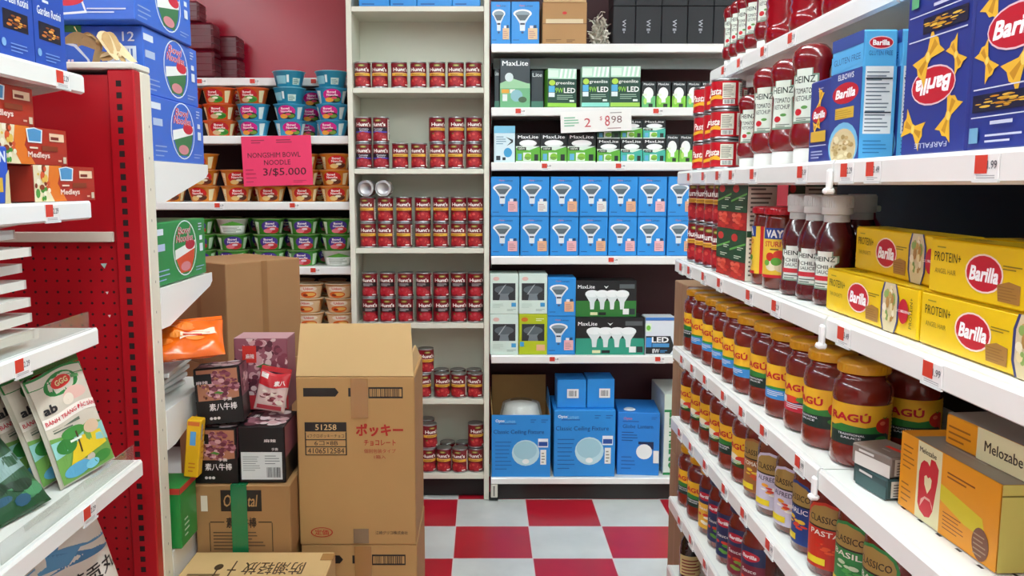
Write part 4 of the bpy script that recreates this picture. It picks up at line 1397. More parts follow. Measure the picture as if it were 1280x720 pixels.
def chili_bottle():
    root = empty('chili_sauce_bottle')
    H, R = .184, .033
    mb = MB()
    prof = [(R * .85, 0), (R * .98, .004), (R, .01), (R, .022), (R * .95, .026), (R * .95, .088), (R, .093), (R, .102), (R * .9, .118), (R * .66, .136), (R * .58, .143), (R * .58, .151)]
    mb.lathe(prof, M('#521015', .2, coat=.8, noise=.15, scale=60), 36)
    mb.build('glass_body', root)
    mb = MB()
    mb.paint(keystone('#e9efe6', 'CHILI', 'SAUCE') + [r(.12, .22, .88, .34, '#c8303a'), *bars(.2, .8, .06, .2, 2, '#5a6a60', .4)], cyl_map(lambda z: R * .95, .027), R * 1.6, .066, step=.006, off=.0008)
    mb.build('paper_label', root)
    mb = MB()
    c = M('#d9dcd9', .35)
    mb.lathe([(R * .72, .1515), (R * .75, .153), (R * .75, .181), (R * .69, H), (.0005, H)], c, 36)
    for k in range(40):
        mb.box(-.0008, .0008, -R * .75 - .0007, -R * .75 + .001, .163, .181, c, mx=Matrix.Rotation(k * math.pi / 20, 4, 'Z'))
    mb.build('cap', root)
    mb = MB()
    mb.lathe([(R * .6, .136), (R * .63, .139), (R * .62, .1512)], M('#cfd4d2', .3), 36, caps=False)
    mb.build('neck_band', root)
    return root


K_CH = Kind(chili_bottle(), 'sauce bottle', 'chili sauce bottles with white caps')
ych = min(Yat(977, .583, Z_C + .07) - .07, Yat(1000, .584, Z_C + .08))
for i, X in enumerate((.584, .588, .592)):
    K_CH.put((X, ych - i * .0685, Z_C + .0016), 'white capped chili sauce bottle, %s in line towards the yellow boxes' % ORD[i], rz=FACE_R + .8 - .1 * i)
K_CH.put((.68, ych - .03, Z_C + .0016), 'white capped chili sauce bottle standing in the shade behind the others', rz=FACE_R + .4)


def protein_art(sub):
    return [t('PROTEIN+', .14, .68, .2, .17, '#3c3312', b=.0), t(sub, .13, .42, .16, .09, '#8a741c', b=.0), *bars(.06, .16, .84, .9, 1, '#a08a26', .4), e(.4, .5, .125, .33, '#f4dcd0'), e(.4, .5, .115, .3, '#c3142c'), t('Barilla', .4, .49, .19, .26, '#ffffff', b=.06, sh=.2),
            p([(.5, .1), (.63, .1), (.63, .4), (.56, .44), (.49, .36)], '#a87834'), *bars(.5, .62, .14, .38, 5, '#8f6428', .3), *bars(.52, .64, .62, .72, 2, '#8a741c', .4),
            p([(.68, .0), (.80, .0), (.83, .25), (.83, .75), (.80, 1), (.68, 1), (.655, .75), (.655, .25)], '#2b3470'), p([(.695, .0), (.79, .0), (.815, .25), (.815, .75), (.79, 1), (.695, 1), (.672, .75), (.672, .25)], '#d9c9a0'),
            *blobs(.744, .5, .055, .4, 26, ('#e8d7a4', '#c9a85c', '#8fae5c', '#b88a4a', '#f0e6c8'), .3, 8), e(.88, .5, .045, .25, '#c3142c'), t('Barilla', .88, .5, .14, .05, '#fff4f4', rot=90), t('PROTEIN+', .95, .5, .025, .6, '#3c3312', rot=90, b=0)]


YEL = M('#f0c808', .35, coat=.15, noise=.03, scale=10)
bl_, bd_, bhh = .29, .05, .067


def pasta_carton(sub):
    return make_box('pasta_carton', bl_, bd_, bhh, YEL, {'front': protein_art(sub), 'top': [r(0, .0, 1, .08, '#caa806'), t('PROTEIN+', .2, .5, .2, .4, '#3c3312', b=0)],
                                                         'left': [e(.5, .5, .36, .26, '#c3142c'), t('Barilla', .5, .5, .5, .22, '#ffffff', b=.06)]})


K_P1, K_P2 = Kind(pasta_carton('THIN SPAGHETTI'), 'pasta box', 'yellow pasta boxes'), Kind(pasta_carton('ANGEL HAIR'), 'pasta box', 'yellow pasta boxes')
xp = .558
yl = Yat(1033, xp, Z_C + .03) - bl_ / 2
K_P1.put((xp + bd_ / 2, yl, Z_C + .0016), 'yellow thin spaghetti box, lower one beside chili sauce bottles', rz=FACE_R)
K_P1.put((xp + bd_ / 2 + .03, yl - .015, Z_C + .0016 + bhh + .001), 'yellow thin spaghetti box, upper one set back beside chili sauce bottles', rz=FACE_R - RAD(3))
yr = yl - bl_ - .006
K_P2.put((xp + bd_ / 2, yr, Z_C + .0016), 'yellow angel hair pasta box, lower one above the orange carton', rz=FACE_R)
K_P2.put((xp + bd_ / 2 + .001, yr - .012, Z_C + .0016 + bhh + .001), 'yellow angel hair pasta box, upper one above the orange carton', rz=FACE_R)
K_P1.put((xp + .055 + bd_ / 2, yr - .02, Z_C + .0016), 'yellow pasta box, lower one behind the angel hair boxes', rz=FACE_R)
K_P1.put((xp + .058 + bd_ / 2, yr - .02, Z_C + .0016 + bhh + .001), 'yellow pasta box, upper one behind the angel hair boxes', rz=FACE_R)
# dark blue boxes deep on this shelf
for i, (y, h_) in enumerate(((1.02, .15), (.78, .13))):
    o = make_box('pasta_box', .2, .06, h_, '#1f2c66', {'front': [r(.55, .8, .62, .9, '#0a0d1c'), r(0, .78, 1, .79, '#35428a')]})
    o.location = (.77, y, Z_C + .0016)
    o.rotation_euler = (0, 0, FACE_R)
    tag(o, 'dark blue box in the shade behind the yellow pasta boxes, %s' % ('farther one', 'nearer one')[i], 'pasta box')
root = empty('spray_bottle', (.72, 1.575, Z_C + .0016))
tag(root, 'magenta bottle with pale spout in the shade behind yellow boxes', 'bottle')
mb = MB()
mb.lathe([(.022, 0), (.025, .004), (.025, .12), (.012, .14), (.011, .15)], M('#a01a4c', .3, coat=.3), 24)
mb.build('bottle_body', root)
mb = MB()
mb.lathe([(.013, .151), (.013, .165), (.009, .17), (.0005, .17)], M('#dfe8e2', .4), 20)
mb.box(-.006, .006, -.035, .0, .152, .163, M('#dfe8e2', .4), .002)
mb.build('cap', root)

# --- shelf B: cans, ketchup standing on its cap, pasta boxes
chef = [r(0, 0, 1, .12, '#c8202a'), t('Pasta', .34, .6, .5, .28, '#fff4ec', b=.04, sh=.3), p([(0, .34), (.5, .46), (.62, .38), (.62, .26), (.4, .3), (0, .2)], '#efb52c'), r(.62, .3, .98, .92, '#ece7d6'), *bars(.65, .95, .36, .88, 9, '#5a5650', .35), r(.64, .06, .96, .26, '#f4f2ec'), *barcode(.67, .08, .93, .24, n=10)]
K_SC = Kind(make_can(chef, R=.0365, H=.0705, hue='#c0121f', name='pasta_can'), 'can', 'short red pasta cans in stacks')
for i, (X, y, a, n) in enumerate(((.583, 2.225, .9, 3), (.588, 2.147, 1.2, 3), (.583, 2.055, .55, 3), (.668, 2.2, .7, 3))):
    for lv in range(n):
        K_SC.put((X + rc.uniform(-.002, .002), y, Z_B + .0016 + lv * .0712), 'short red can with nutrition panel, %s layer of %s stack on ketchup shelf' % (LV[lv], ('farthest', 'second', 'nearest', 'rear')[i]), rz=FACE_R + a + rc.uniform(-.25, .1) + .3)


def ketchup(H=.205, a=.036, b=.026):
    root = empty('ketchup_bottle')
    mb = MB()
    prof = [(.75, .028), (.88, .033), (.99, .042), (1.01, .052), (.97, .061), (.9, .068), (.86, .074), (.86, .158), (.91, .165), (.98, .172), (1.0, .181), (.9, .193), (.65, .202), (.3, .205), (.01, .2055)]
    mb.lathe([(q[0], q[1] * H / .2055) for q in prof], M('#7a0f16', .2, coat=.8, noise=.12, scale=40), 40, ex=a, ey=b)
    mb.build('squeeze_body', root)
    mb = MB()
    mb.lathe([(.72, 0), (.76, .002), (.76, .0265), (.7, .0278)], M('#eeeeea', .35), 40, ex=a, ey=b)
    mb.build('cap', root)
    mb = MB()
    art = keystone('#dfe9dc', 'TOMATO', 'KETCHUP') + [e(.36, .2, .12, .06, '#c8202a'), e(.56, .28, .1, .03, '#5a9a4a'), *bars(.3, .8, .05, .12, 2, '#5a6a60', .4)]
    k = H / .2055

    def mp(x, y, o):
        th = x / (a * .9)
        return (a * .87 * (1 + o * 28) * math.sin(th), -b * .87 * (1 + o * 40) * math.cos(th), y + .07 * k)
    mb.paint(art, mp, a * 1.72, .096 * k, step=.005, off=.0006)
    mb.build('paper_label', root)
    return root


K_K = Kind(ketchup(), 'ketchup bottle')
for i, (px, X, s, a) in enumerate(((938, .588, .78, .95), (960, .592, 1.0, .75), (984, .6, 1.02, .75), (1013, .598, 1.06, .6))):
    K_K.put((X, Yat(px, X, Z_B + .1), Z_B + .0016), 'red ketchup bottle standing on its white cap, %s from the short cans' % ORD[i], rz=FACE_R + a, scale=s, group='ketchup bottles standing on their caps')
root = empty('ketchup_bottle', (.665, Yat(941, .665, Z_B + .1), Z_B + .0016), FACE_R + .7)
tag(root, 'upright ketchup bottle with white cap and white neck label behind others', 'ketchup bottle')
mb = MB()
mb.lathe([(.026, 0), (.031, .004), (.032, .1), (.03, .13), (.02, .165), (.0165, .18), (.0165, .2)], M('#6a0d14', .2, coat=.8), 32)
mb.build('glass_body', root)
mb = MB()
mb.lathe([(.0195, .2005), (.0198, .202), (.0198, .226), (.0175, .229), (.0005, .229)], M('#f0f0ec', .35), 28)
mb.build('cap', root)
mb = MB()
mb.lathe([(.0305, .131), (.0212, .164), (.0176, .18)], M('#e6e2de', .4), 32, caps=False)
mb.paint([r(0, .2, .6, .5, '#c8202a')], cyl_map(lambda z: .0235, .145), .03, .03, step=.005, off=.002)
mb.build('neck_label', root)
mb = MB()
mb.paint([r(0, 0, 1, 1, '#e6e6e0'), e(.5, .6, .4, .2, '#c8202a')], cyl_map(lambda z: .0322, .03), .07, .06, step=.006)
mb.build('paper_label', root)


def bow(cx, cy, s, a):
    """a bow-tie of pasta"""
    ca, sa = math.cos(a), math.sin(a)
    R_ = lambda L: [(cx + (x * ca - y * 1.45 * sa) * s, cy + (x * sa + y * 1.45 * ca) * s * .72) for x, y in L]
    return [p(R_([(-1, -.5), (-.86, -.2), (-1, .0), (-.88, .24), (-1, .55), (-.15, .16), (.15, .16), (1, .55), (.88, .24), (1, 0), (.86, -.2), (1, -.5), (.15, -.16), (-.15, -.16)]), '#eebb35'),
            p(R_([(-.8, -.12), (-.1, -.03), (-.1, .05), (-.8, .14)]), '#c98f1e'), p(R_([(.8, -.12), (.1, -.03), (.1, .05), (.8, .14)]), '#c98f1e'), e(cx, cy, s * .16, s * .16, '#f7d768', 10)]


NAVY = '#24388c'


def farfalle(flip):
    a = [*bow(.26, .79, .17, 1.1), *bow(.8, .84, .17, -.4), e(.52, .6, .34, .115, '#e9c9d2'), e(.52, .6, .325, .105, '#c3142c'), t('Barilla', .52, .6, .54, .095, '#ffffff', b=.06, sh=.22), *bow(.62, .43, .2, .75), *bow(.2, .46, .13, 2.2),
         r(.06, .315, .94, .322, '#d8dcec'), t('FARFALLE', .5, .945, .5, .03, '#c9cfe6', b=0)]
    a += [r(.06, .2, .72, .29, '#0d1434'), *blobs(.4, .245, .3, .03, 22, ('#e8bd45', '#d9a52f', '#c88a1e'), .2, 5), r(.06, .17, .94, .176, '#d8dcec'), *bars(.3, .7, .13, .16, 1, '#c9cfe6', .6), *bars(.25, .7, .04, .1, 2, '#c9cfe6', .35), r(.05, .04, .16, .12, '#6fa6c8'), r(.8, .04, .92, .12, '#5fae7c')]
    if flip:
        out = []
        for el in a:
            if el[0] in 'PC':
                out.append((el[0], [(1 - x, 1 - y) for x, y in el[1]], el[2]))
            else:
                _, s, cx, cy, w_, h_, c, rot, b, sh = el
                out.append(('T', s, 1 - cx, 1 - cy, w_, h_, c, rot + 180, b, sh))
        a = out
    return a


sideart = [*bars(.3, .7, .5, .92, 6, '#8a94c4', .25), e(.5, .4, .12, .02, '#c3142c'), *bars(.3, .75, .1, .3, 3, '#8a94c4', .2)]
fw_, fd_, fh_ = .152, .058, .212
xb = .556
yb1 = Yat(1126, xb, Z_B + .02)
o = make_box('pasta_box', fw_, fd_, fh_, NAVY, {'front': farfalle(True), 'left': sideart, 'right': sideart})
o.location = (xb + fd_ / 2, yb1 - fw_ / 2, Z_B + .0016)
o.rotation_euler = (0, 0, FACE_R)
tag(o, 'navy bow tie pasta box standing upside down beside light blue boxes', 'pasta box', 'navy bow tie pasta boxes')
o = make_box('pasta_box', fw_, fd_, fh_, NAVY, {'front': farfalle(False), 'left': sideart, 'right': sideart})
o.location = (xb + fd_ / 2 - .002, yb1 - fw_ - .006 - fw_ / 2, Z_B + .0016)
o.rotation_euler = (0, 0, FACE_R)
tag(o, 'navy bow tie pasta box standing upright, closest to the viewer', 'pasta box', 'navy bow tie pasta boxes')
LB = '#58b2ea'


def gf_art():
    return [r(0, .0, 1, .72, '#2b4596'), p([(0, .72), (0, .86), (1, .9), (1, .76)], LB), t('GLUTEN FREE', .5, .81, .84, .05, '#1d4f96', b=0), r(0, .9, 1, 1, '#35509c'), t('ELBOWS', .5, .68, .5, .045, '#f0f2f8', b=.02), e(.5, .545, .42, .085, '#c3142c'), t('Barilla', .5, .545, .64, .075, '#ffffff', b=.06, sh=.2), r(.2, .34, .8, .43, '#d8b23a'), *bars(.22, .78, .35, .42, 4, '#b88e22', .3), e(.5, .12, .48, .19, '#79c0e8'), e(.5, .1, .42, .16, '#d9c89a'), *blobs(.5, .1, .36, .12, 34, ('#e9dcb4', '#c9b078', '#b59a60'), .18, 7)]


gf_side = [r(0, .0, 1, .72, '#5ab4ec'), e(.5, .9, .36, .05, '#e9c9d2'), e(.5, .9, .34, .042, '#c3142c'), t('Barilla', .5, .9, .5, .042, '#ffffff', b=.06), t('GLUTEN FREE', .5, .82, .7, .035, '#1d4f96', b=0), r(.08, .2, .9, .72, '#eef3f5'), *bars(.12, .86, .22, .7, 16, '#6a7a88', .3), r(.1, .62, .88, .632, '#22303c'), r(.1, .36, .88, .37, '#22303c'), *bars(.1, .85, .05, .17, 4, '#2a78b8', .25)]
K_GF = Kind(make_box('pasta_box', .112, .05, .188, LB, {'front': gf_art(), 'right': gf_side, 'left': gf_side}), 'pasta box', 'light blue gluten free pasta boxes')
yg = Yat(1035, xb, Z_B + .02) - .056
K_GF.put((xb + .025, yg, Z_B + .0016), 'light blue gluten free pasta box in front, nutrition panel showing', rz=FACE_R)
K_GF.put((xb + .079, yg - .004, Z_B + .0016), 'light blue gluten free pasta box behind the first one', rz=FACE_R)
o = make_box('pasta_box', .086, .04, .135, NAVY, {'front': [*bars(.4, .65, .86, .92, 2, '#aab2d8', .4), *bow(.5, .74, .2, 1.2), e(.5, .58, .36, .1, '#c3142c'), t('Barilla', .5, .58, .56, .09, '#ffffff', b=.06, sh=.2), *bow(.4, .45, .16, .3), r(.14, .25, .86, .38, '#d9ae36'), r(.1, .2, .9, .21, '#c9cfe6'), *bars(.2, .8, .05, .16, 3, '#aab2d8', .4)]})
o.location = (xb + .022, yg + .056 + .046, Z_B + .0016)
o.rotation_euler = (0, 0, FACE_R)
tag(o, 'small navy pasta box between ketchup bottles and light blue boxes', 'pasta box')

# --- shelf A, above eye level
for i, px in enumerate((916, 924, 933, 944, 961)):
    X = .655
    K_K.put((X, Yat(px, X, Z_A + .06), Z_A + .0016), 'ketchup bottle on the highest shelf, %s from far end, cut by the picture' % ORD[i], rz=FACE_R + .8, scale=.8 if i < 4 else .95, group='ketchup bottles on the highest shelf')


def jug(rib):
    root = empty('ketchup_jug')
    mb = MB()
    R = .05
    prof = [(R * .8, 0), (R * .96, .006), (R, .02), (R, .035)]
    z = .035
    for k in range(5):
        prof += [(R * .94, z + .006), (R, z + .016)]
        z += .02
    prof += [(R, .16), (R * .8, .2), (.02, .225), (.018, .235)]
    mb.lathe(prof, M('#8e0f1a', .15, coat=.8, noise=.1, scale=20), 36)
    mb.build('squeeze_body', root)
    c = MB()
    c.lathe([(.021, .236), (.021, .256), (.018, .26), (.0005, .26)], M('#eeeeea', .35), 24)
    c.build('cap', root)
    return root


K_J = Kind(jug(1), 'ketchup jug', 'large ribbed ketchup jugs on the highest shelf')
for i, px in enumerate((986, 1019, 1064)):
    K_J.put((.668, Yat(px, .668, Z_A + .05), Z_A + .0016), 'large ribbed red ketchup jug on the highest shelf, %s from the small bottles' % ORD[i], rz=.4)

# --- shelf D, near bay: little boxes and the orange carton
def little_box(name, c, cside, label, z, y, ang, top=None):
    o = make_box(name, .082, .06, .03, c, {'front': [r(.1, .0, 1, .62, cside)] + bars(.2, .8, .7, .9, 1, '#d8d4d0', .6), 'right': [r(.12, .1, .92, .9, '#d9d2c6')] + bars(.18, .86, .16, .84, 5, '#6a625c', .4), 'top': top or []})
    o.location = (.592, y, z)
    o.rotation_euler = (0, 0, FACE_R + ang)
    return tag(o, label, 'small box')


y0 = 1.188
little_box('pudding_box', '#2f4a4c', '#3a5c5c', 'small dark green box lying under the grey box, beside the sauce jars', Z_D + .0016, y0, RAD(8))
little_box('pudding_box', '#80746c', '#d9d4ce', 'small grey box with red sticker lying on the dark green box', Z_D + .0326, y0 + .004, RAD(14),
           [r(.4, .5, .8, .64, '#e8382c'), t('Tea', .66, .8, .3, .12, '#2a2624', b=.02), *bars(.5, .8, .3, .4, 1, '#b8b0aa', .5)])
OR = '#e89a16'
ow_, od_, oh_ = .215, .11, .105
tea = [r(0, 0, .2, 1, OR), *bars(.03, .17, .55, .9, 5, '#9a5a10', .25), *bars(.03, .15, .1, .4, 4, '#9a5a10', .25), r(.2, 0, .46, 1, '#e2dcae'), p([(.225, .2), (.25, .12), (.31, .07), (.36, .1), (.39, .2), (.425, .6), (.43, .76), (.39, .84), (.345, .84), (.335, .74), (.31, .78), (.27, .78), (.24, .72), (.225, .6)], '#c8182c'), p([(.25, .16), (.3, .3), (.36, .3), (.39, .2), (.385, .26), (.355, .33), (.3, .33), (.26, .27)], '#e2a8a0'), p([(.325, .38), (.29, .48), (.285, .58), (.305, .61), (.325, .58), (.345, .61), (.365, .58), (.36, .48)], '#e9dcb0'), t('Melozabe', .31, .9, .18, .07, '#2f2a18', b=.03),
       r(.46, 0, 1, 1, OR), p([(.46, .42), (.46, .62), (.86, .5), (.9, .28), (.7, .3)], '#d9c81e'), *bars(.52, .8, .74, .84, 2, '#8a4a10', .4), *bars(.5, .72, .1, .34, 5, '#8a4a10', .25), e(.86, .2, .075, .19, '#7a4a34'), *bars(.8, .92, .06, .34, 5, '#a88a70', .3)]
tea_side = [r(0, 0, 1, 1, '#e0cc6a'), r(.0, .86, 1, .88, '#8a7a2a'), e(.5, .62, .12, .08, '#6a4424'), e(.5, .38, .16, .08, '#5a3a1e'), e(.5, .16, .1, .06, '#6a4424')]
o = make_box('tea_carton', ow_, od_, oh_, OR, {'front': tea, 'right': tea_side, 'top': [r(0, 0, 1, 1, '#8f8578'), r(0, 0, .14, 1, '#d98a14'), *bars(.3, .9, .2, .8, 4, '#a59c90', .3)]})
ytc = Yat(1124, .582, Z_D + .03) - ow_ / 2
o.location = (.585 + od_ / 2, ytc, Z_D + .0016)
o.rotation_euler = (0, 0, FACE_R + RAD(2))
tag(o, 'orange and cream carton with red heart emblem beside the small boxes', 'carton')
o = make_box('tea_carton', .16, .08, .04, OR, {'front': [r(.4, 0, 1, 1, '#e2dcae'), t('Melozabe', .7, .5, .42, .34, '#2f2a18', b=.03), *bars(.05, .35, .2, .8, 3, '#9a5a10', .3)], 'top': [r(0, 0, 1, 1, '#9a9288')]})
o.location = (.585 + .068, ytc - .03, Z_D + oh_ + .003)
o.rotation_euler = (0, 0, FACE_R + RAD(4))
tag(o, 'flat orange and cream carton lying on top of the larger one', 'carton')

# --- brown cartons at the far end of the run
for i, (z0, h_, art) in enumerate(((0, .62, bars(.3, .9, .8, .9, 2, '#6a4a2c', .4)), (.622, .27, [t('10', .14, .76, .2, .2, '#6a4f30', b=.02), *bars(.04, .5, .3, .5, 3, '#7a5c3a', .3)]), (.894, .243, [r(.04, .68, .5, .7, '#6a4f30'), r(.04, .84, .5, .86, '#6a4f30'), r(.04, .68, .05, .86, '#6a4f30'), *bars(.08, .4, .72, .82, 2, '#6a4f30', .4)]))):
    o = make_box('cardboard_carton', .3, .16, h_, M('#9c785a', .75, noise=.08, scale=9), {'front': art, 'left': [r(.45, 0, .55, 1, '#98683f')]})
    o.location = (.568 + .15, RY_END + .012 + .08, z0 + .0008)
    tag(o, 'brown carton stacked at the end of the jar shelving, %s of the stack' % ('bottom', 'middle', 'top')[i], 'carton', 'brown cartons at the end of the jar shelving')


# ------------------------------------------------------------------ goods at the left hand and cartons in the aisle
FACE_L = math.pi / 2


def lowest(o, extra=()):
    """the lowest corner of a thing and its parts, with the rotation it has"""
    R = o.rotation_euler.to_matrix()
    zs = [(R @ v.co).z for q in [o] + KIDS.get(o.name, []) if q.type == 'MESH' for v in q.data.vertices]
    return min(zs)


def rest(o, xy, z):
    o.location = (xy[0], xy[1], z + .0012 - lowest(o))


# --- cases of bowl noodles on the far side of the red gondola
def noodle_case(name, base, cup, oval):
    side = [r(.0, .8, .16, .9, '#dfe8f4'), r(.02, .55, .18, .66, '#b8c8e8'), *bars(.04, .26, .08, .3, 3, '#9ab0e0', .25),
            e(.56, .53, .235, .47, '#e9f0f6', 28), e(.56, .53, .222, .45, base, 28), p([(.36, .5), (.76, .6), (.74, .36), (.66, .12), (.46, .12), (.38, .36)], cup), p([(.36, .52), (.77, .64), (.76, .5), (.36, .36)], '#eef2ee'), e(.56, .22, .1, .08, '#d88a92'), e(.66, .58, .1, .09, oval),
            t('Bowl', .55, .83, .26, .13, '#f4f4f6', b=.05, sh=.2), t('Noodles', .55, .7, .34, .13, '#f6dce2', b=.05, sh=.2), t('Bowl', .545, .828, .26, .13, oval, b=.02, sh=.2), t('Noodles', .545, .698, .34, .13, oval, b=.02, sh=.2),
            r(.86, .42, .93, .56, '#dfe8f4'), r(.86, .62, .92, .7, '#dfe8f4'), *bars(.84, .92, .8, .95, 3, '#c8d4ee', .4), *bars(.76, .95, .1, .2, 2, '#9ab0e0', .3)]
    front = [p([(.0, .2), (.25, .05), (.62, .1), (.55, .5), (.45, .72), (.2, .85), (0, .8)], '#e6ecf4'), p([(.0, .22), (.25, .08), (.6, .13), (.53, .5), (.43, .69), (.2, .81), (0, .76)], base), t('Bowl', .2, .62, .3, .2, '#f6dce2', b=.05, sh=.2), t('Noodles', .3, .4, .46, .2, '#f6dce2', b=.05, sh=.2), e(.46, .3, .14, .1, oval),
             r(.7, .46, .94, .7, '#dfe8f4'), *barcode(.73, .5, .92, .66, '#3f62b0', 8), t('12', .88, .84, .1, .14, '#e6ecf4', b=.02), *bars(.62, .95, .1, .2, 2, '#c8d4ee', .4), r(0, .9, .5, 1, '#3f8a52')]
    return make_box(name, .28, .362, .1525, base, {'right': side, 'front': front}, rough=.35, noise=.08)


K_NC = Kind(noodle_case('noodle_case', '#3a6cd2', '#3c7a4a', '#d2283e'), 'case', 'blue noodle cases on the red gondola')
for (px, x, lv), nm in zip(((190, -.776, 0), (180, -.783, 1), (167, -.776, 2)), ('bottom', 'middle', 'top')):
    zq = S_A + .003 + lv * .154
    yf = max(Yat(px, x, zq + .08), GY + .094 if lv < 2 else 1.9)
    K_NC.put((x - .14, yf + .181, zq), 'blue bowl noodle case with green cup picture, %s of the stack of three' % nm)
K_NC.put((-.776 - .14 - .295, 2.19, S_A + .003), 'blue bowl noodle case behind the stack of three, bottom one')
K_NC.put((-.776 - .14 - .295, 2.19, S_A + .157), 'blue bowl noodle case behind the stack of three, upper one')
K_GC = Kind(noodle_case('noodle_case', '#2a8f4a', '#d8502a', '#b8283a'), 'case', 'green noodle cases')
K_GC.put((-.776 - .14, GY + .094 + .181, S_B + .003), 'green bowl noodle case on the white shelf below the blue cases')

# dried corn husks tied with cord, on the gondola's top
root = empty('corn_husk_bundle', (W(128, 78, 1.91).x, 1.905, GH + .018))
tag(root, 'bundle of dried corn husks tied with cord on the red gondola top', 'corn husks')
rr = random.Random(21)
for k in range(9):
    mb = MB()
    L_ = rr.uniform(.05, .085)
    a0 = rr.uniform(-1.0, 1.0) + (math.pi if k % 3 == 0 else 0)
    wv = rr.uniform(.008, .015)
    pts = []
    for i in range(9):
        s = i / 8
        rr_ = s * L_
        hz = .04 + .024 * math.sin(s * 2.2 + k) - s * s * (.045 if k % 2 else .02)
        cx, cy = rr_ * math.cos(a0), rr_ * math.sin(a0) * .35 - .002 * k + .008
        ww = wv * (math.sin(math.pi * min(.97, s * .8 + .16))) + .0015
        nx, ny = -math.sin(a0), math.cos(a0)
        for q in (-1, 0, 1):
            pts.append((cx + nx * ww * q * .3, cy + ny * ww * q, max(.001, hz + ww * q * .8 - (.003 if q else 0))))
    fs = [(3 * i + q, 3 * i + q + 1, 3 * i + q + 4, 3 * i + q + 3) for i in range(8) for q in (0, 1)]
    mb.add(pts, fs, M(('#c9a877', '#b8945f', '#d8be92')[k % 3], .7, noise=.15, scale=60), True)
    mb.build('husk', root)
for sx, ln in ((-1, .05), (-1, .035)):
    mb = MB()
    pts = [(0, -.004, .042), (sx * ln * .4, -.006, .05 + .01 * ln * 20), (sx * ln * .8, -.01, .055), (sx * ln, -.012, .075 if ln > .04 else .05)]
    mb.tube(pts, .0013, M('#bfa06c', .7), 6)
    mb.build('cord', root)
mb = MB()
mb.lathe([(.006, -.006), (.009, 0), (.006, .006)], M('#a98450', .7), 12, mx=Matrix.Translation((0, -.004, .042)) @ Matrix.Rotation(.6, 4, 'Y'))
mb.build('knot', root)

# --- top left shelf: pasta boxes in bright blue
tri = [r(0, 0, 1, 1, '#2550b4'), *[e(.28 + .2 * k, .9 - .03 * k, .06, .12, ('#e8a03a', '#4f9a3a', '#e8c23a', '#d8562e')[k], 10) for k in range(3)], p([(.25, .72), (.55, .72), (.6, .86), (.5, .9), (.3, .88)], '#e6b03a'), p([(.3, .72), (.45, .72), (.5, .8), (.35, .82)], '#58a040'), r(.62, .7, .8, .84, '#1c3a86'),
       *bars(.3, .6, .58, .62, 1, '#dfe6f4', .6), t('Garden Rotini', .5, .5, .76, .075, '#eef2f8', b=.03), r(.14, .24, .84, .4, '#1a1a2a'), *blobs(.49, .31, .3, .05, 16, ('#c8742a', '#e8a84a', '#8a4a1e'), .22, 5), e(.12, .12, .06, .035, '#7fb0e0'), *bars(.3, .8, .06, .15, 3, '#7fa4e0', .3)]
K_BP = Kind(make_box('pasta_box', .112, .05, .2, '#2550b4', {'front': tri, 'right': [*bars(.2, .8, .3, .8, 8, '#7fa4e0', .3)]}), 'pasta box', 'bright blue pasta boxes on the highest shelf')
yq = Yat(84, LF - .012, L_T + .02) - .056
for k in range(4):
    K_BP.put((LF - .014 - .025, yq - .1145 * k, L_T + .0015), 'bright blue pasta box with vegetable picture and window, %s from the corn husks' % ORD[k], rz=FACE_L)

# --- second shelf: rice mix boxes and a blue box
rice = [r(0, 0, 1, 1, '#b0301a'), p([(.22, 0), (.5, 0), (.36, .5), (.44, 1), (.22, 1)], '#e2781e'), p([(0, 0), (.3, 0), (.2, .4), (.24, 1), (0, 1)], '#e8dcb8'), *blobs(.12, .5, .11, .45, 22, ('#4f9a3a', '#e8c25a', '#d8562e', '#f4ecd4', '#8a3a1e'), .26, 5),
        p([(.4, .58), (.6, .58), (.62, .94), (.5, .99), (.38, .94)], '#e6f0f6'), p([(.415, .62), (.585, .62), (.6, .92), (.5, .96), (.4, .92)], '#4f94c8'), r(.72, .66, .95, .88, '#f0cfae'), *bars(.74, .93, .7, .84, 1, '#7a2a1a', .6), *bars(.42, .6, .42, .5, 1, '#f0d8c0', .6), t('Medleys', .55, .24, .32, .2, '#f0d8cc', b=.04), r(.6, .38, .84, .52, '#8a3a1a'), *bars(.84, .92, .1, .2, 1, '#e8b8a0', .5), r(.92, .06, .97, .24, '#d8c8b0')]
K_RM = Kind(make_box('rice_mix_box', .235, .12, .0665, '#9c2a18', {'front': rice, 'right': [r(0, 0, 1, 1, '#a82c18')]}), 'rice mix box', 'rice mix boxes stepped in a stack')
yr1 = Yat(118, LF - .012, L_2 + .03)
for k, px in enumerate((118, 86, 47)):
    y1 = Yat(px, LF - .016, L_2 + .03 + .067 * k)
    K_RM.put((LF - .016 - .06 - .004 * k, y1 - .118, L_2 + .0015 + .0675 * k), 'red orange rice mix box, %s of three stepped in a stack' % ('lowest', 'middle', 'highest')[k], rz=FACE_L)
corn = [t('CORN', .64, .82, .6, .2, '#dfe8f6', b=.06), *bars(.3, .8, .62, .68, 1, '#b8c8ee', .5), r(.62, .2, .84, .45, '#e0b43a'), p([(.86, 0), (1, 0), (1, .6), (.92, .5)], '#d8cc9a'), r(.3, .05, .6, .18, '#7fb4e8')]
o = make_box('corn_box', .12, .02, .094, '#2a56c8', {'front': corn})
o.location = (LF - .0125, yr1 - .235 - .1, L_2 + .0015)
o.rotation_euler = (0, 0, FACE_L)
o.location.y = Yat(30, LF - .005, L_2 + .05) - .112
tag(o, 'blue corn mix box in front of the stepped rice mix boxes', 'box')


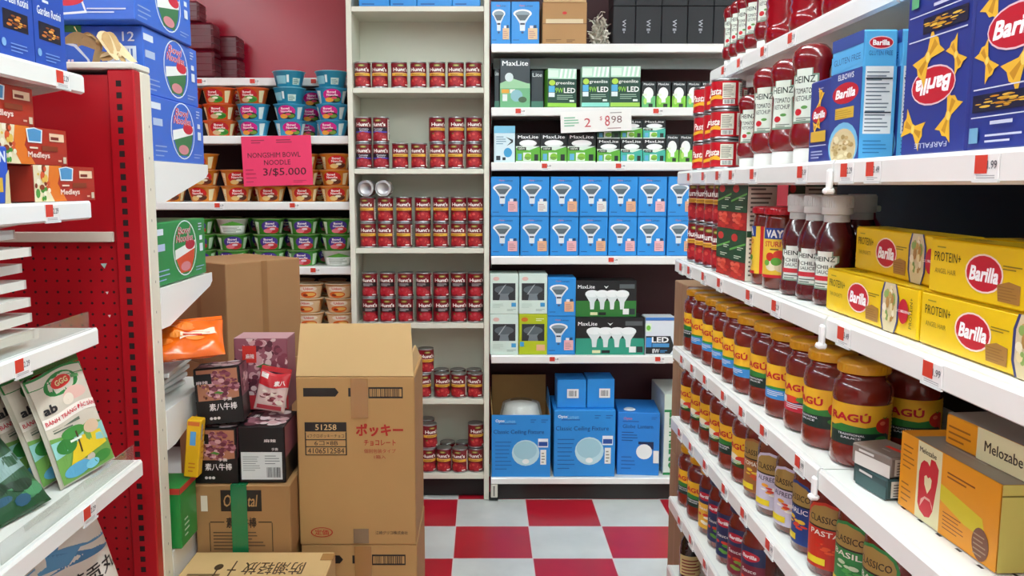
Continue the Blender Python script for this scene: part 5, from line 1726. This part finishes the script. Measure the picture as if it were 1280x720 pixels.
# --- bags
def make_bag(name, w_, h_, t_, base, art, seed=1, wr=.004, rough=.25, seal=True, seal_c=None, nx=24, ny=30, sq=3.3, floor=0.0):
    rr = random.Random(seed)
    ph = [rr.uniform(0, 6.28) for _ in range(8)]

    def thick(u, v):
        a = max(0.0, 1 - abs(2 * u - 1) ** sq) * max(0.0, 1 - abs(2 * v - 1) ** sq)
        n = math.sin(9 * u + ph[0] + 3 * v) * math.sin(7 * v + ph[1]) + .6 * math.sin(19 * u + ph[2]) * math.sin(15 * v + ph[3] + 4 * u)
        return max(floor, t_ * .5 * a ** .6 + wr * n * a)

    def edge(u, v):
        x = (u - .5) * w_ * (1 - .03 * math.sin(math.pi * v))
        z = v * h_ + .004 * math.sin(6 * u + ph[4]) * (1 if v > .5 else 0)
        return x, z
    mb = MB()
    for s in (-1, 1):
        vs, fs = [], []
        for j in range(ny + 1):
            for i in range(nx + 1):
                u, v = i / nx, j / ny
                x, z = edge(u, v)
                vs.append((x, s * (thick(u, v) + .0004), z))
        for j in range(ny):
            for i in range(nx):
                q = (j * (nx + 1) + i, j * (nx + 1) + i + 1, (j + 1) * (nx + 1) + i + 1, (j + 1) * (nx + 1) + i)
                fs.append(q if s < 0 else q[::-1])
        mb.add(vs, fs, M(base, rough, coat=.4, noise=.06, scale=20), True)
    if floor:                             # close the rim
        rim = [j * (nx + 1) for j in range(ny + 1)] + [ny * (nx + 1) + i for i in range(1, nx + 1)] + [j * (nx + 1) + nx for j in range(ny - 1, -1, -1)] + [i for i in range(nx - 1, 0, -1)]
        N = (nx + 1) * (ny + 1)
        vs = [mb.v[k] for k in rim] + [mb.v[N + k] for k in rim]
        L_ = len(rim)
        mb.add(vs, [(k, (k + 1) % L_, L_ + (k + 1) % L_, L_ + k) for k in range(L_)], M(base, rough, coat=.4, noise=.06, scale=20), True)

    def mp(x, y, o):
        u, v = x / w_ + .5, y / h_
        ex, ez = edge(u, v)
        return (ex, -(thick(u, v) + .0016 + o), ez)
    # cut the drawing finely so that it follows the bulge
    fine = []
    for el in art:
        if el[0] == 'P' and len(el[1]) == 4:
            (x0, y0), (x1, y1) = el[1][0], el[1][2]
            if x1 - x0 > .12 or y1 - y0 > .1:
                n = max(1, int((y1 - y0) / .06))
                fine += [('G', [('P', [(x0, y0 + (y1 - y0) * k / n), (x1, y0 + (y1 - y0) * k / n), (x1, y0 + (y1 - y0) * (k + 1) / n), (x0, y0 + (y1 - y0) * (k + 1) / n)], el[2]) for k in range(n)])]
                continue
        fine.append(('G', [el]))
    lvl = 0
    for _, els in fine:
        mb.paint(els, mp, w_, h_, step=w_ / 24, off=(.0014 if els[0][0] == 'T' else .0004) + lvl * min(.0002, .003 / len(fine)), dl=0)
        lvl += 1
    o = mb.build(name)
    if seal:
        q = MB()
        c = M(seal_c or base, rough, coat=.4)
        for k in range(5):
            z = h_ + .001 + k * .0028
            q.box(-w_ * .49, w_ * .49, -.0006 - .0004 * (k % 2), .0006 + .0004 * (k % 2), z, z + .0027, c)
        q.build('crimped_seal', o)
    return o


def orient(o, yaw, lean, roll):
    R = Matrix.Rotation(RAD(yaw), 3, 'Z') @ Matrix.Rotation(RAD(-lean), 3, 'X') @ Matrix.Rotation(RAD(roll), 3, 'Y')
    o.rotation_euler = R.to_euler()


# stack of clear packs on the third shelf
clear = M('#dcdcd6', .25, coat=.5, noise=.1, scale=30)
pk = make_bag('clear_pack', .3, .27, .0245, '#dedcd4', [r(.3, .3, .7, .6, '#eae8e2')], 4, .0014, sq=9, floor=.0075, seal=False)
K_CP = Kind(pk, 'clear pack', 'clear wrapped packs piled on the left shelf')
for k in range(7):
    K_CP.put((LF - .02 - .15 + .004 * math.sin(k * 2.1), 1.225 - .003 * k + .008 * math.sin(k * 3), L_3 + .022 + k * .0301), 'clear wrapped white pack in pile on third left shelf, %s from bottom' % ORD[k], rot=(math.pi / 2, 0, RAD(rc.uniform(-4, 4)) + math.pi))

# rice paper bags on the fourth shelf
lands = [r(.04, .02, .96, .98, '#cfc4b4'), r(.02, .9, .98, 1, '#1f7a34'), e(.52, .86, .3, .1, '#1f7a34'), e(.52, .87, .17, .055, '#d8342a'), t('GGG', .52, .87, .22, .05, '#e8d8a0', b=.05),
         *bars(.7, .92, .86, .96, 1, '#5a9a5c', .3), e(.66, .73, .22, .06, '#e2b4a8'), t('ab', .2, .7, .2, .08, '#28282a', b=.06), e(.52, .7, .1, .05, '#e6d8c6'),
         r(.04, .545, .96, .635, '#efe6dc'), t('BÁNH TRÁNG ĐẶC SẢN', .5, .592, .88, .062, '#d23242', b=.03), *bars(.12, .6, .47, .53, 2, '#5a6a5a', .4),
         p([(.04, .02), (.96, .02), (.96, .4), (.7, .46), (.4, .4), (.04, .44)], '#6f9f4c'), p([(.04, .25), (.5, .3), (.96, .22), (.96, .4), (.6, .38), (.04, .4)], '#8fc4c0'), p([(.2, .14), (.9, .2), (.85, .34), (.5, .36), (.3, .28)], '#e6c52a'), e(.24, .33, .16, .07, '#2f7a34'), e(.4, .42, .2, .05, '#3f8a3c'), r(.42, .22, .45, .42, '#4a3a22'), e(.72, .4, .14, .06, '#d8b89a'), e(.3, .1, .22, .06, '#5aa4c8'), e(.75, .1, .16, .05, '#3f8a3c'), e(.55, .08, .12, .04, '#7ac0d8'), *bars(.3, .6, .34, .38, 1, '#e6f0e0', .5)]
K_RP = Kind(make_bag('rice_paper_bag', .165, .215, .02, '#b9b4a4', lands, 3, .0016, seal_c='#1f7a34'), 'rice paper bag', 'rice paper bags leaning on the fourth left shelf')
# the three lean on one another; each one a thing
for k, (x, y, nm) in enumerate(((-.775, 1.592, 'front'), (-.811, 1.585, 'second'), (-.847, 1.578, 'third'))):
    o = K_RP.put((0, 0, 0), 'rice paper bag with green top and landscape, %s of three leaning together' % nm)
    orient(o, 78, 17, -3 - 2 * k)
    rest(o, (x, y), L_4)
dg_art = [r(.04, .02, .96, .98, '#1d4a2a'), p([(.04, .3), (.96, .4), (.96, .6), (.04, .5)], '#7f9a96'), *blobs(.5, .25, .4, .16, 12, ('#2f6a34', '#4a8a5c', '#24506a', '#123018'), .4, 2), *blobs(.5, .75, .4, .14, 8, ('#1f5a30', '#123018'), .4, 3)]
K_DG = Kind(make_bag('noodle_bag', .13, .19, .035, '#1a4a26', dg_art, 6, .003), 'bag', 'dark green bags on the fourth left shelf')
for k, (x, y, yaw, lean, roll) in enumerate(((-.79, 1.385, 74, 42, -4), (-.93, 1.43, 80, 26, -6))):
    o = K_DG.put((0, 0, 0), 'dark green shiny bag lying beside the rice paper bags, %s one' % ('front', 'rear')[k])
    orient(o, yaw, lean, roll)
    rest(o, (x, y), L_4)
# flour or mushroom bag on the lowest visible shelf
mush = [r(.03, .02, .97, .98, '#e4ddd2'), p([(.03, .8), (.97, .72), (.97, .98), (.03, .98)], '#4f86b4'), p([(.03, .84), (.4, .78), (.6, .86), (.97, .8), (.97, .98), (.03, .98)], '#5f9cc8'), t('香菇贡丸', .52, .62, .84, .13, '#1f1b1a', b=.03), *bars(.12, .8, .46, .52, 1, '#5a5048', .5), e(.55, .24, .32, .16, '#d8e4da'), *blobs(.55, .25, .24, .1, 14, ('#d8663a', '#5f9a4a', '#e8d8b8', '#8a5a34'), .4, 5), e(.2, .15, .12, .08, '#6f9a5a')]
K_MB = Kind(make_bag('food_bag', .21, .25, .05, '#d9d4ca', mush, 8, .003, seal_c='#4f86b4'), 'bag', 'pale bags on the lowest left shelf')
for k, (x, y, yaw, lean, roll) in enumerate(((-.75, 1.545, 76, 14, -6), (-.75, 1.31, 82, 18, 3))):
    o = K_MB.put((0, 0, 0), 'pale bag with blue top and black characters under the rice paper shelf, %s one' % ('front', 'rear')[k])
    orient(o, yaw, lean, roll)
    rest(o, (x, y), L_5)

# --- on the far shelves of the red gondola
for k in range(4):
    mb = MB()
    rr = random.Random(k)
    n = 10
    vs = []
    for i in range(n + 1):
        for j in range(n + 1):
            x, y = -.09 + .18 * i / n, -.11 + .22 * j / n
            vs.append((x, y, .016 + .004 * math.sin(9 * i / n + k) * math.cos(7 * j / n + 2 * k)))
    fs = [(i * (n + 1) + j, (i + 1) * (n + 1) + j, (i + 1) * (n + 1) + j + 1, i * (n + 1) + j + 1) for i in range(n) for j in range(n)]
    m = M('#d9dcd8', .3, coat=.4, noise=.08, scale=30)
    mb.add(vs, fs, m, True)
    mb.box(-.09, .09, -.11, .11, 0, .0118, m, .002)
    o = mb.build('paper_pad', None, (GX - .15 + .012 * k, GY + .27 - .004 * k, S_C + .003 + k * .0215), (0, 0, RAD(3 * k - 4)))
    tag(o, 'plastic wrapped white pad under the orange bag, %s from the shelf' % ORD[k], 'pad', 'white wrapped pads under the orange bag')
snack = [*blobs(.5, .5, .4, .3, 6, ('#f0781a', '#f28a2a'), .3, 3), r(.08, .36, .22, .44, '#20254a'), t('ネギ', .15, .4, .1, .05, '#e8e4f0', b=.02), p([(.45, .3), (.9, .46), (.9, .62), (.46, .48)], '#f6dcc0'), *bars(.5, .86, .38, .56, 2, '#d8342a', .45)]
o = make_bag('snack_bag', .19, .14, .05, '#f06a10', snack, 12, .005)
tag(o, 'crumpled orange snack bag lying on white pads beside brown carton', 'snack bag')
orient(o, 12, 60, -6)
c = W(238, 440, 2.06)
rest(o, (c.x, c.y - .03), S_C + .003 + 4 * .0215 + .018)
o.location.x = -.735
o = make_box('green_case', .2, .115, .155, '#1f8a3c', {'front': [*bars(.3, .7, .2, .6, 3, '#bfe0c8', .3), r(0, .9, 1, 1, '#c0362a')], 'right': [*bars(.2, .5, .15, .5, 4, '#bfe0c8', .3), r(.0, .9, 1, 1, '#c0362a')]})
o.location = (-.747 - .1, 2.043, S_D + .003)
tag(o, 'green case with red top edge on the lowest white shelf', 'case')
o = make_box('snack_box', .036, .034, .15, '#e8b414', {'right': [r(.2, .65, .36, .92, '#5aa0d8'), *bars(.4, .8, .3, .9, 6, '#c8741a', .3)], 'front': [r(.3, .56, .7, .8, '#5aa0d8'), *bars(.3, .8, .1, .3, 3, '#d07a1a', .35), r(.1, .9, .9, .97, '#d8702a')]})
o.rotation_euler = (0, RAD(6), 0)
tag(o, 'yellow box leaning between white post and black noodle boxes', 'box')
rest(o, (-.744, 2.072), S_D + .003 + .156)

# --- cartons standing in the aisle
def tape(mb, x0, x1, y, z0, z1, c):
    mb.box(x0, x1, y - .0008, y, z0, z1, c)


KR = M('#bd935c', .7, noise=.06, scale=7)
KR2 = M('#d0ac76', .72, noise=.06, scale=7)  # kraft lightened: the light the open flaps catch is in the colour
TAPE = M('#a97c49', .15, coat=.6)
PY = 2.2
pX0, pX1 = W(372, 560, PY).x, W(519, 560, PY).x
pw, pc = pX1 - pX0, (pX0 + pX1) / 2
pz1, pz0 = W(440, 471, PY).z, W(440, 681, PY).z
ph_, pd = pz1 - pz0, .29
pocky = [r(.06, .885, .33, .935, '#1d1a18'), p([(.33, .885), (.36, .91), (.33, .935)], '#1d1a18'), r(.44, .885, .57, .935, '#1d1a18'), r(.61, .875, .9, .94, '#1d1a18'), r(.62, .885, .89, .93, '#c69a60'), *barcode(.63, .885, .88, .93, n=22),
         r(.065, .54, .42, .735, '#1d1a18'), r(.07, .675, .415, .68, '#bd935c'), r(.075, .635, .41, .675, '#bf965f'), r(.075, .594, .41, .629, '#bf965f'), r(.075, .545, .41, .588, '#bf965f'),
         t('51258', .245, .706, .18, .034, '#e0c08a', b=.02), t('6フクロポッキーチョコ', .242, .655, .31, .022, '#1d1a18', b=.01), t('6コ×8B', .245, .612, .2, .025, '#1d1a18', b=.01), t('4106512584', .242, .567, .31, .032, '#1d1a18', b=.015),
         t('ポッキー', .7, .69, .4, .075, '#b8281e', b=.06), t('チョコレート', .7, .615, .27, .035, '#b8281e', b=.03), t('個別包装タイプ', .7, .565, .27, .025, '#b0432f', b=.01), t('1箱入', .7, .53, .1, .022, '#b0432f', b=.01),
         e(.19, .078, .095, .03, '#b8281e', 24), e(.19, .078, .085, .0255, '#bd935c', 24), t('定価', .19, .078, .12, .034, '#b8281e', b=.03), t('江崎グリコ株式会社', .79, .075, .28, .022, '#2a2420', b=.01)]


def snack_carton(name):
    root = empty(name)
    mb = MB()
    mb.box(-pw / 2, pw / 2, -pd / 2, pd / 2, 0, ph_ - .001, KR, .0025)
    mp, fw, fh = face_map('front', pw, pd, ph_)
    mb.paint(pocky, mp, fw, fh)
    mb.build('body', root)
    mb = MB()
    tape(mb, -.012, .034, -pd / 2 - .0032, ph_ * .76, ph_ - .004, TAPE)
    mb.build('tape', root)
    mb = MB()
    tape(mb, -.012, .03, -pd / 2 - .0032, 0.006, ph_ * .1, M('#8f775c', .2, coat=.5))
    mb.build('tape', root)
    return root


K_PK = Kind(snack_carton('snack_carton'), 'carton', 'brown snack cartons stacked in the aisle')
up = K_PK.put((pc, PY + pd / 2, pz0), 'tall brown carton with red Japanese lettering, its flap open, upper of two')
K_PK.put((pc + .002, PY + pd / 2 + .002, pz0 - ph_ - .0006), 'tall brown carton with Japanese lettering, lower one standing on the floor')
# the upper one is open: its front and side flaps stand up
fl = (W(440, 405, PY + .06) - W(440, 471, PY))
mb = MB()
d = Vector((0, fl.y, fl.z))
nrm = Vector((0, -fl.z, fl.y)).normalized() * .0035
x0, x1 = -pw / 2 + .001, pw / 2 - .002
vs = []
for s in (0, 1):
    for (x, k) in ((x0, 0), (x1, 0), (x1 - .012, 1), (x0 + .002, 1)):
        q = Vector((x, -pd / 2 + .004, ph_)) + d * k + nrm * s
        vs.append(tuple(q))
mb.add(vs, [(0, 1, 2, 3), (7, 6, 5, 4), (0, 4, 5, 1), (1, 5, 6, 2), (2, 6, 7, 3), (3, 7, 4, 0)], KR2)
f1 = mb.build('flap', up)
mb = MB()
vs = []
for s in (0, 1):
    for (y, k) in ((-pd / 2 + .03, 0), (pd / 2 - .004, 0), (pd / 2 - .02, 1), (-pd / 2 + .05, 1)):
        vs.append((pw / 2 - .006 - .004 * s - .012 * k, y, ph_ + .034 * k))
mb.add(vs, [(0, 1, 2, 3), (7, 6, 5, 4), (0, 4, 5, 1), (1, 5, 6, 2), (2, 6, 7, 3), (3, 7, 4, 0)], KR2)
mb.build('flap', up)
K_floor_gap = pz0 - ph_ - .0006            # what is left between the pile and the floor
if K_floor_gap > .003:
    o = make_box('cardboard_carton', pw + .01, pd, K_floor_gap - .001, M('#b08a58', .75, noise=.08, scale=9), {})
    o.location = (pc, PY + pd / 2, 0)
    tag(o, 'low brown carton under the two tall snack cartons', 'carton')

# green taped carton with boxed noodles on it
BY = 2.115
b0, b1 = W(243, 650, BY), W(370.5, 650, BY)
bx0, bx1 = b0.x + .004, pX0 - .004
bzt, bzb = W(300, 606, BY).z, W(300, 694, BY).z
bww, bhh2, bdd = bx1 - bx0, bzt - bzb, .28
txt = [r(.06, .62, .13, .84, '#e8dccb'), r(.27, .62, .7, .92, '#1f1a16'), t('Oriental', .48, .77, .36, .17, '#b98f5c', b=.02, sh=.2), r(.15, .46, .3, .475, '#3a2c1c'), r(.66, .46, .8, .475, '#3a2c1c'), t('素八牛棒', .48, .46, .32, .15, '#2a2018', b=.04), r(.14, .05, .148, .46, '#3a2c1c'), r(.8, .05, .808, .46, '#3a2c1c'), *bars(.18, .76, .08, .36, 6, '#5a4530', .35)]
root = empty('noodle_carton', ((bx0 + bx1) / 2, BY + bdd / 2, bzb + .0012))
tag(root, 'brown carton sealed with green tape under the black noodle boxes', 'carton')
mb = MB()
mb.box(-bww / 2, bww / 2, -bdd / 2, bdd / 2, 0, bhh2 - .002, M('#a67c4e', .7, noise=.07, scale=8), .003)
mp, fw, fh = face_map('front', bww, bdd, bhh2)
mb.paint(txt, mp, fw, fh)
mb.build('body', root)
mb = MB()
x0 = -bww / 2 + bww * .38
mb.box(x0, x0 + bww * .17, -bdd / 2 - .004, -bdd / 2 - .0033, .003, bhh2 - .002, M('#1f7a4a', .2, coat=.5))
mb.box(x0, x0 + bww * .17, -bdd / 2 - .004, bdd / 2, bhh2 - .0019, bhh2 - .0012, M('#1f7a4a', .2, coat=.5))
mb.build('green_tape', root)
o = make_box('cardboard_carton', bww - .01, bdd, bzb - .001, M('#a98250', .75, noise=.08, scale=9), {})
o.location = ((bx0 + bx1) / 2, BY + bdd / 2, 0)
tag(o, 'plain brown carton underneath the green taped carton', 'carton')
# the low carton in front, seen from above
fX0, fX1 = -.752, W(418, 700, 2.08).x
fzt = W(400, 691, 2.09).z
fd = .34
art_top = [t('防潮轻放', .62, .72, .42, .2, '#4a3722', rot=180, b=.02), r(.06, .6, .28, .63, '#6a5030'), e(.24, .74, .03, .05, '#4a3722'), r(.235, .56, .245, .72, '#4a3722'), r(.31, .68, .37, .7, '#4a3722'), r(.335, .58, .345, .84, '#4a3722'), r(0, .47, 1, .475, '#8f6a3c')]
root = empty('food_carton', ((fX0 + fX1) / 2, 2.095 - fd / 2, 0))
tag(root, 'brown carton with upside down Chinese characters on its top, in front', 'carton')
mb = MB()
mb.box(-(fX1 - fX0) / 2, (fX1 - fX0) / 2, -fd / 2, fd / 2, .0005, fzt, KR2, .003)
mb.paint(art_top, lambda x, y, o: (x, y - fd / 2, fzt + o), fX1 - fX0, fd)
mb.build('body', root)
mb = MB()
mb.box((fX1 - fX0) / 2 - .03, (fX1 - fX0) / 2 + .002, fd / 2 - .05, fd / 2 - .012, fzt + .0006, fzt + .0016, TAPE)
mb.build('tape', root)

# black boxed noodles
BK = M('#0a080b', .4)


def beef_art(full=True):
    meat = ('#8f4a5c', '#b87a86', '#6a2a3c', '#d8a8ae', '#7a3448')
    a = [r(.06, .42, .94, .97, '#b5785a'), *blobs(.56, .68, .37, .25, 110, meat, .15, 5), *blobs(.2, .6, .12, .16, 9, ('#8a4a30', '#d8a070', '#5a2a1c'), .2, 6), p([(.4, .55), (.56, .52), (.62, .55), (.5, .58)], '#4f8a34'),
         p([(.0, 0), (1, 0), (1, .46), (.6, .42), (.3, .4), (0, .42)], '#09070a'), r(.0, .72, .38, .9, '#09070a'), t('麻辣', .17, .75, .26, .06, '#e6d8da', b=.03), t('手撕', .68, .43, .2, .06, '#ece2e2', b=.03), t('素八牛棒', .58, .3, .6, .13, '#f2ecec', b=.03), *[e(.3 + .08 * k, .1, .035, .026, '#e0d8d8') for k in range(3)]]
    return a


top_art = [*blobs(.5, .5, .46, .46, 60, ('#8f5a66', '#c8a0a4', '#5a3038', '#d8c4c4'), .25, 7), r(.02, .55, .3, .85, '#1a161a'), t('手', .2, .6, .14, .2, '#e6dcdc', b=.03)]
label_art = [*[e(.72 + .0 * k, .74, .0, .0, '#000000', 3) for k in range(0)], t('麻辣', .68, .75, .26, .06, '#e6dcdc', b=.03), t('手撕', .78, .6, .14, .05, '#e6dcdc', b=.02), t('素八牛棒', .66, .51, .42, .085, '#ece4e4', b=.05), r(.05, .06, .93, .55, '#d9dedf'), *bars(.09, .48, .22, .5, 7, '#8a9294', .3), *bars(.56, .9, .34, .52, 4, '#7a8284', .3), *barcode(.6, .1, .9, .28, n=14)]
zB = bzb + .0012 + bhh2
kw, kh = .118, .147
K_BB2 = Kind(make_box('noodle_box', kw, .1, kh, BK, {'front': beef_art(), 'top': top_art, 'right': [r(0, .45, 1, 1, '#7a4450'), *blobs(.5, .7, .45, .25, 18, ('#b07a80', '#d8b0b0', '#5a2a34'), .25, 9)]}), 'noodle box', 'black noodle boxes on the green taped carton')
xb0 = W(271.5, 566, BY + .03).x
K_BB2.put((xb0, BY + .06, zB), 'black noodle box with meat picture, directly on the taped carton')
oA = K_BB2.put((0, 0, 0), 'black noodle box with meat picture, tilted on top of another black one')
oA.rotation_euler = (RAD(-3), RAD(-4), RAD(6))
rest(oA, (W(276, 490, BY + .03).x - .002, BY + .066), zB + kh + .002)
oC = make_box('noodle_box', kw + .004, .16, kh + .004, BK, {'front': label_art, 'top': top_art, 'right': [r(0, .45, 1, 1, '#7a4450')]})
oC.location = (W(337.5, 560, BY + .03).x - .017, BY + .092, zB)
tag(oC, 'black noodle box with white nutrition label, beside the meat pictured ones', 'noodle box', 'black noodle boxes on the green taped carton')
K_BB2.put((W(337, 480, BY + .22).x - .012, BY + .23, zB), 'black noodle box hidden behind the white labelled one')
pink_art = [*blobs(.5, .6, .5, .46, 150, ('#8a3f50', '#d8a4aa', '#5a2434', '#e6c8c8', '#a05a68', '#6e2f40'), .13, 12), p([(.4, .6), (.62, .58), (.7, .62), (.55, .65)], '#4a7a34'), r(.16, .66, .42, .9, '#d8362e'), t('麻辣', .3, .75, .16, .07, '#f4e8e4', b=.03), t('素八牛棒', .72, .34, .4, .12, '#f2e6e6', b=.05), r(0, 0, 1, .2, '#c8323a'), r(.78, .02, .96, .16, '#e8e0d4')]
oD = make_box('noodle_box', .148, .1, .2, '#9a5a68', {'front': pink_art, 'top': [r(0, 0, 1, 1, '#c89aa0')]})
oD.location = (W(337, 430, BY + .2).x - .02, BY + .228, zB + kh + .0065)
tag(oD, 'pinkish noodle box with large meat picture and red corner, standing behind', 'noodle box', 'black noodle boxes on the green taped carton')
pack = [r(0, .62, 1, 1, '#c8242e'), r(.06, .82, .3, .95, '#f0e6e0'), t('素八', .72, .74, .36, .14, '#f4e6e0', b=.05), r(0, .0, 1, .6, '#d8b8b0'), *blobs(.5, .36, .4, .2, 20, ('#a8505a', '#e0b8b4', '#7a3038', '#e8d8c8'), .28, 4), r(.1, .04, .9, .14, '#b83a44')]
oE = make_bag('noodle_packet', .085, .105, .02, '#d8c0ba', pack, 14, .0015, seal=True, seal_c='#c8242e')
orient(oE, 0, 14, 9)
tag(oE, 'small red topped noodle packet leaning on the pinkish box', 'noodle packet', 'noodle packets')
rest(oE, (W(333, 505, BY + .1).x, BY + .125), zB + kh + .0085)

# carton seen by its corner behind the gondola
top = W(281, 330, 2.64)
for z0, h_, nm in ((0, top.z - .34, 'lower'), (top.z - .339, .338, 'upper')):
    o = make_box('cardboard_carton', .3, .3, h_, M('#a57a50', .75, noise=.08, scale=8), {'front': [r(.46, 0, .54, 1, '#94693f')], 'right': [r(.46, 0, .54, 1, '#94693f')]})
    o.rotation_euler = (0, 0, RAD(-38))
    R = o.rotation_euler.to_matrix()
    c = Vector((top.x, 2.64, z0 + .0008)) - R @ Vector((.15, -.15, 0))
    o.location = c
    tag(o, 'plain brown carton standing cornerwise before the noodle bowls, %s of two' % nm, 'carton', 'brown cartons behind the gondola')
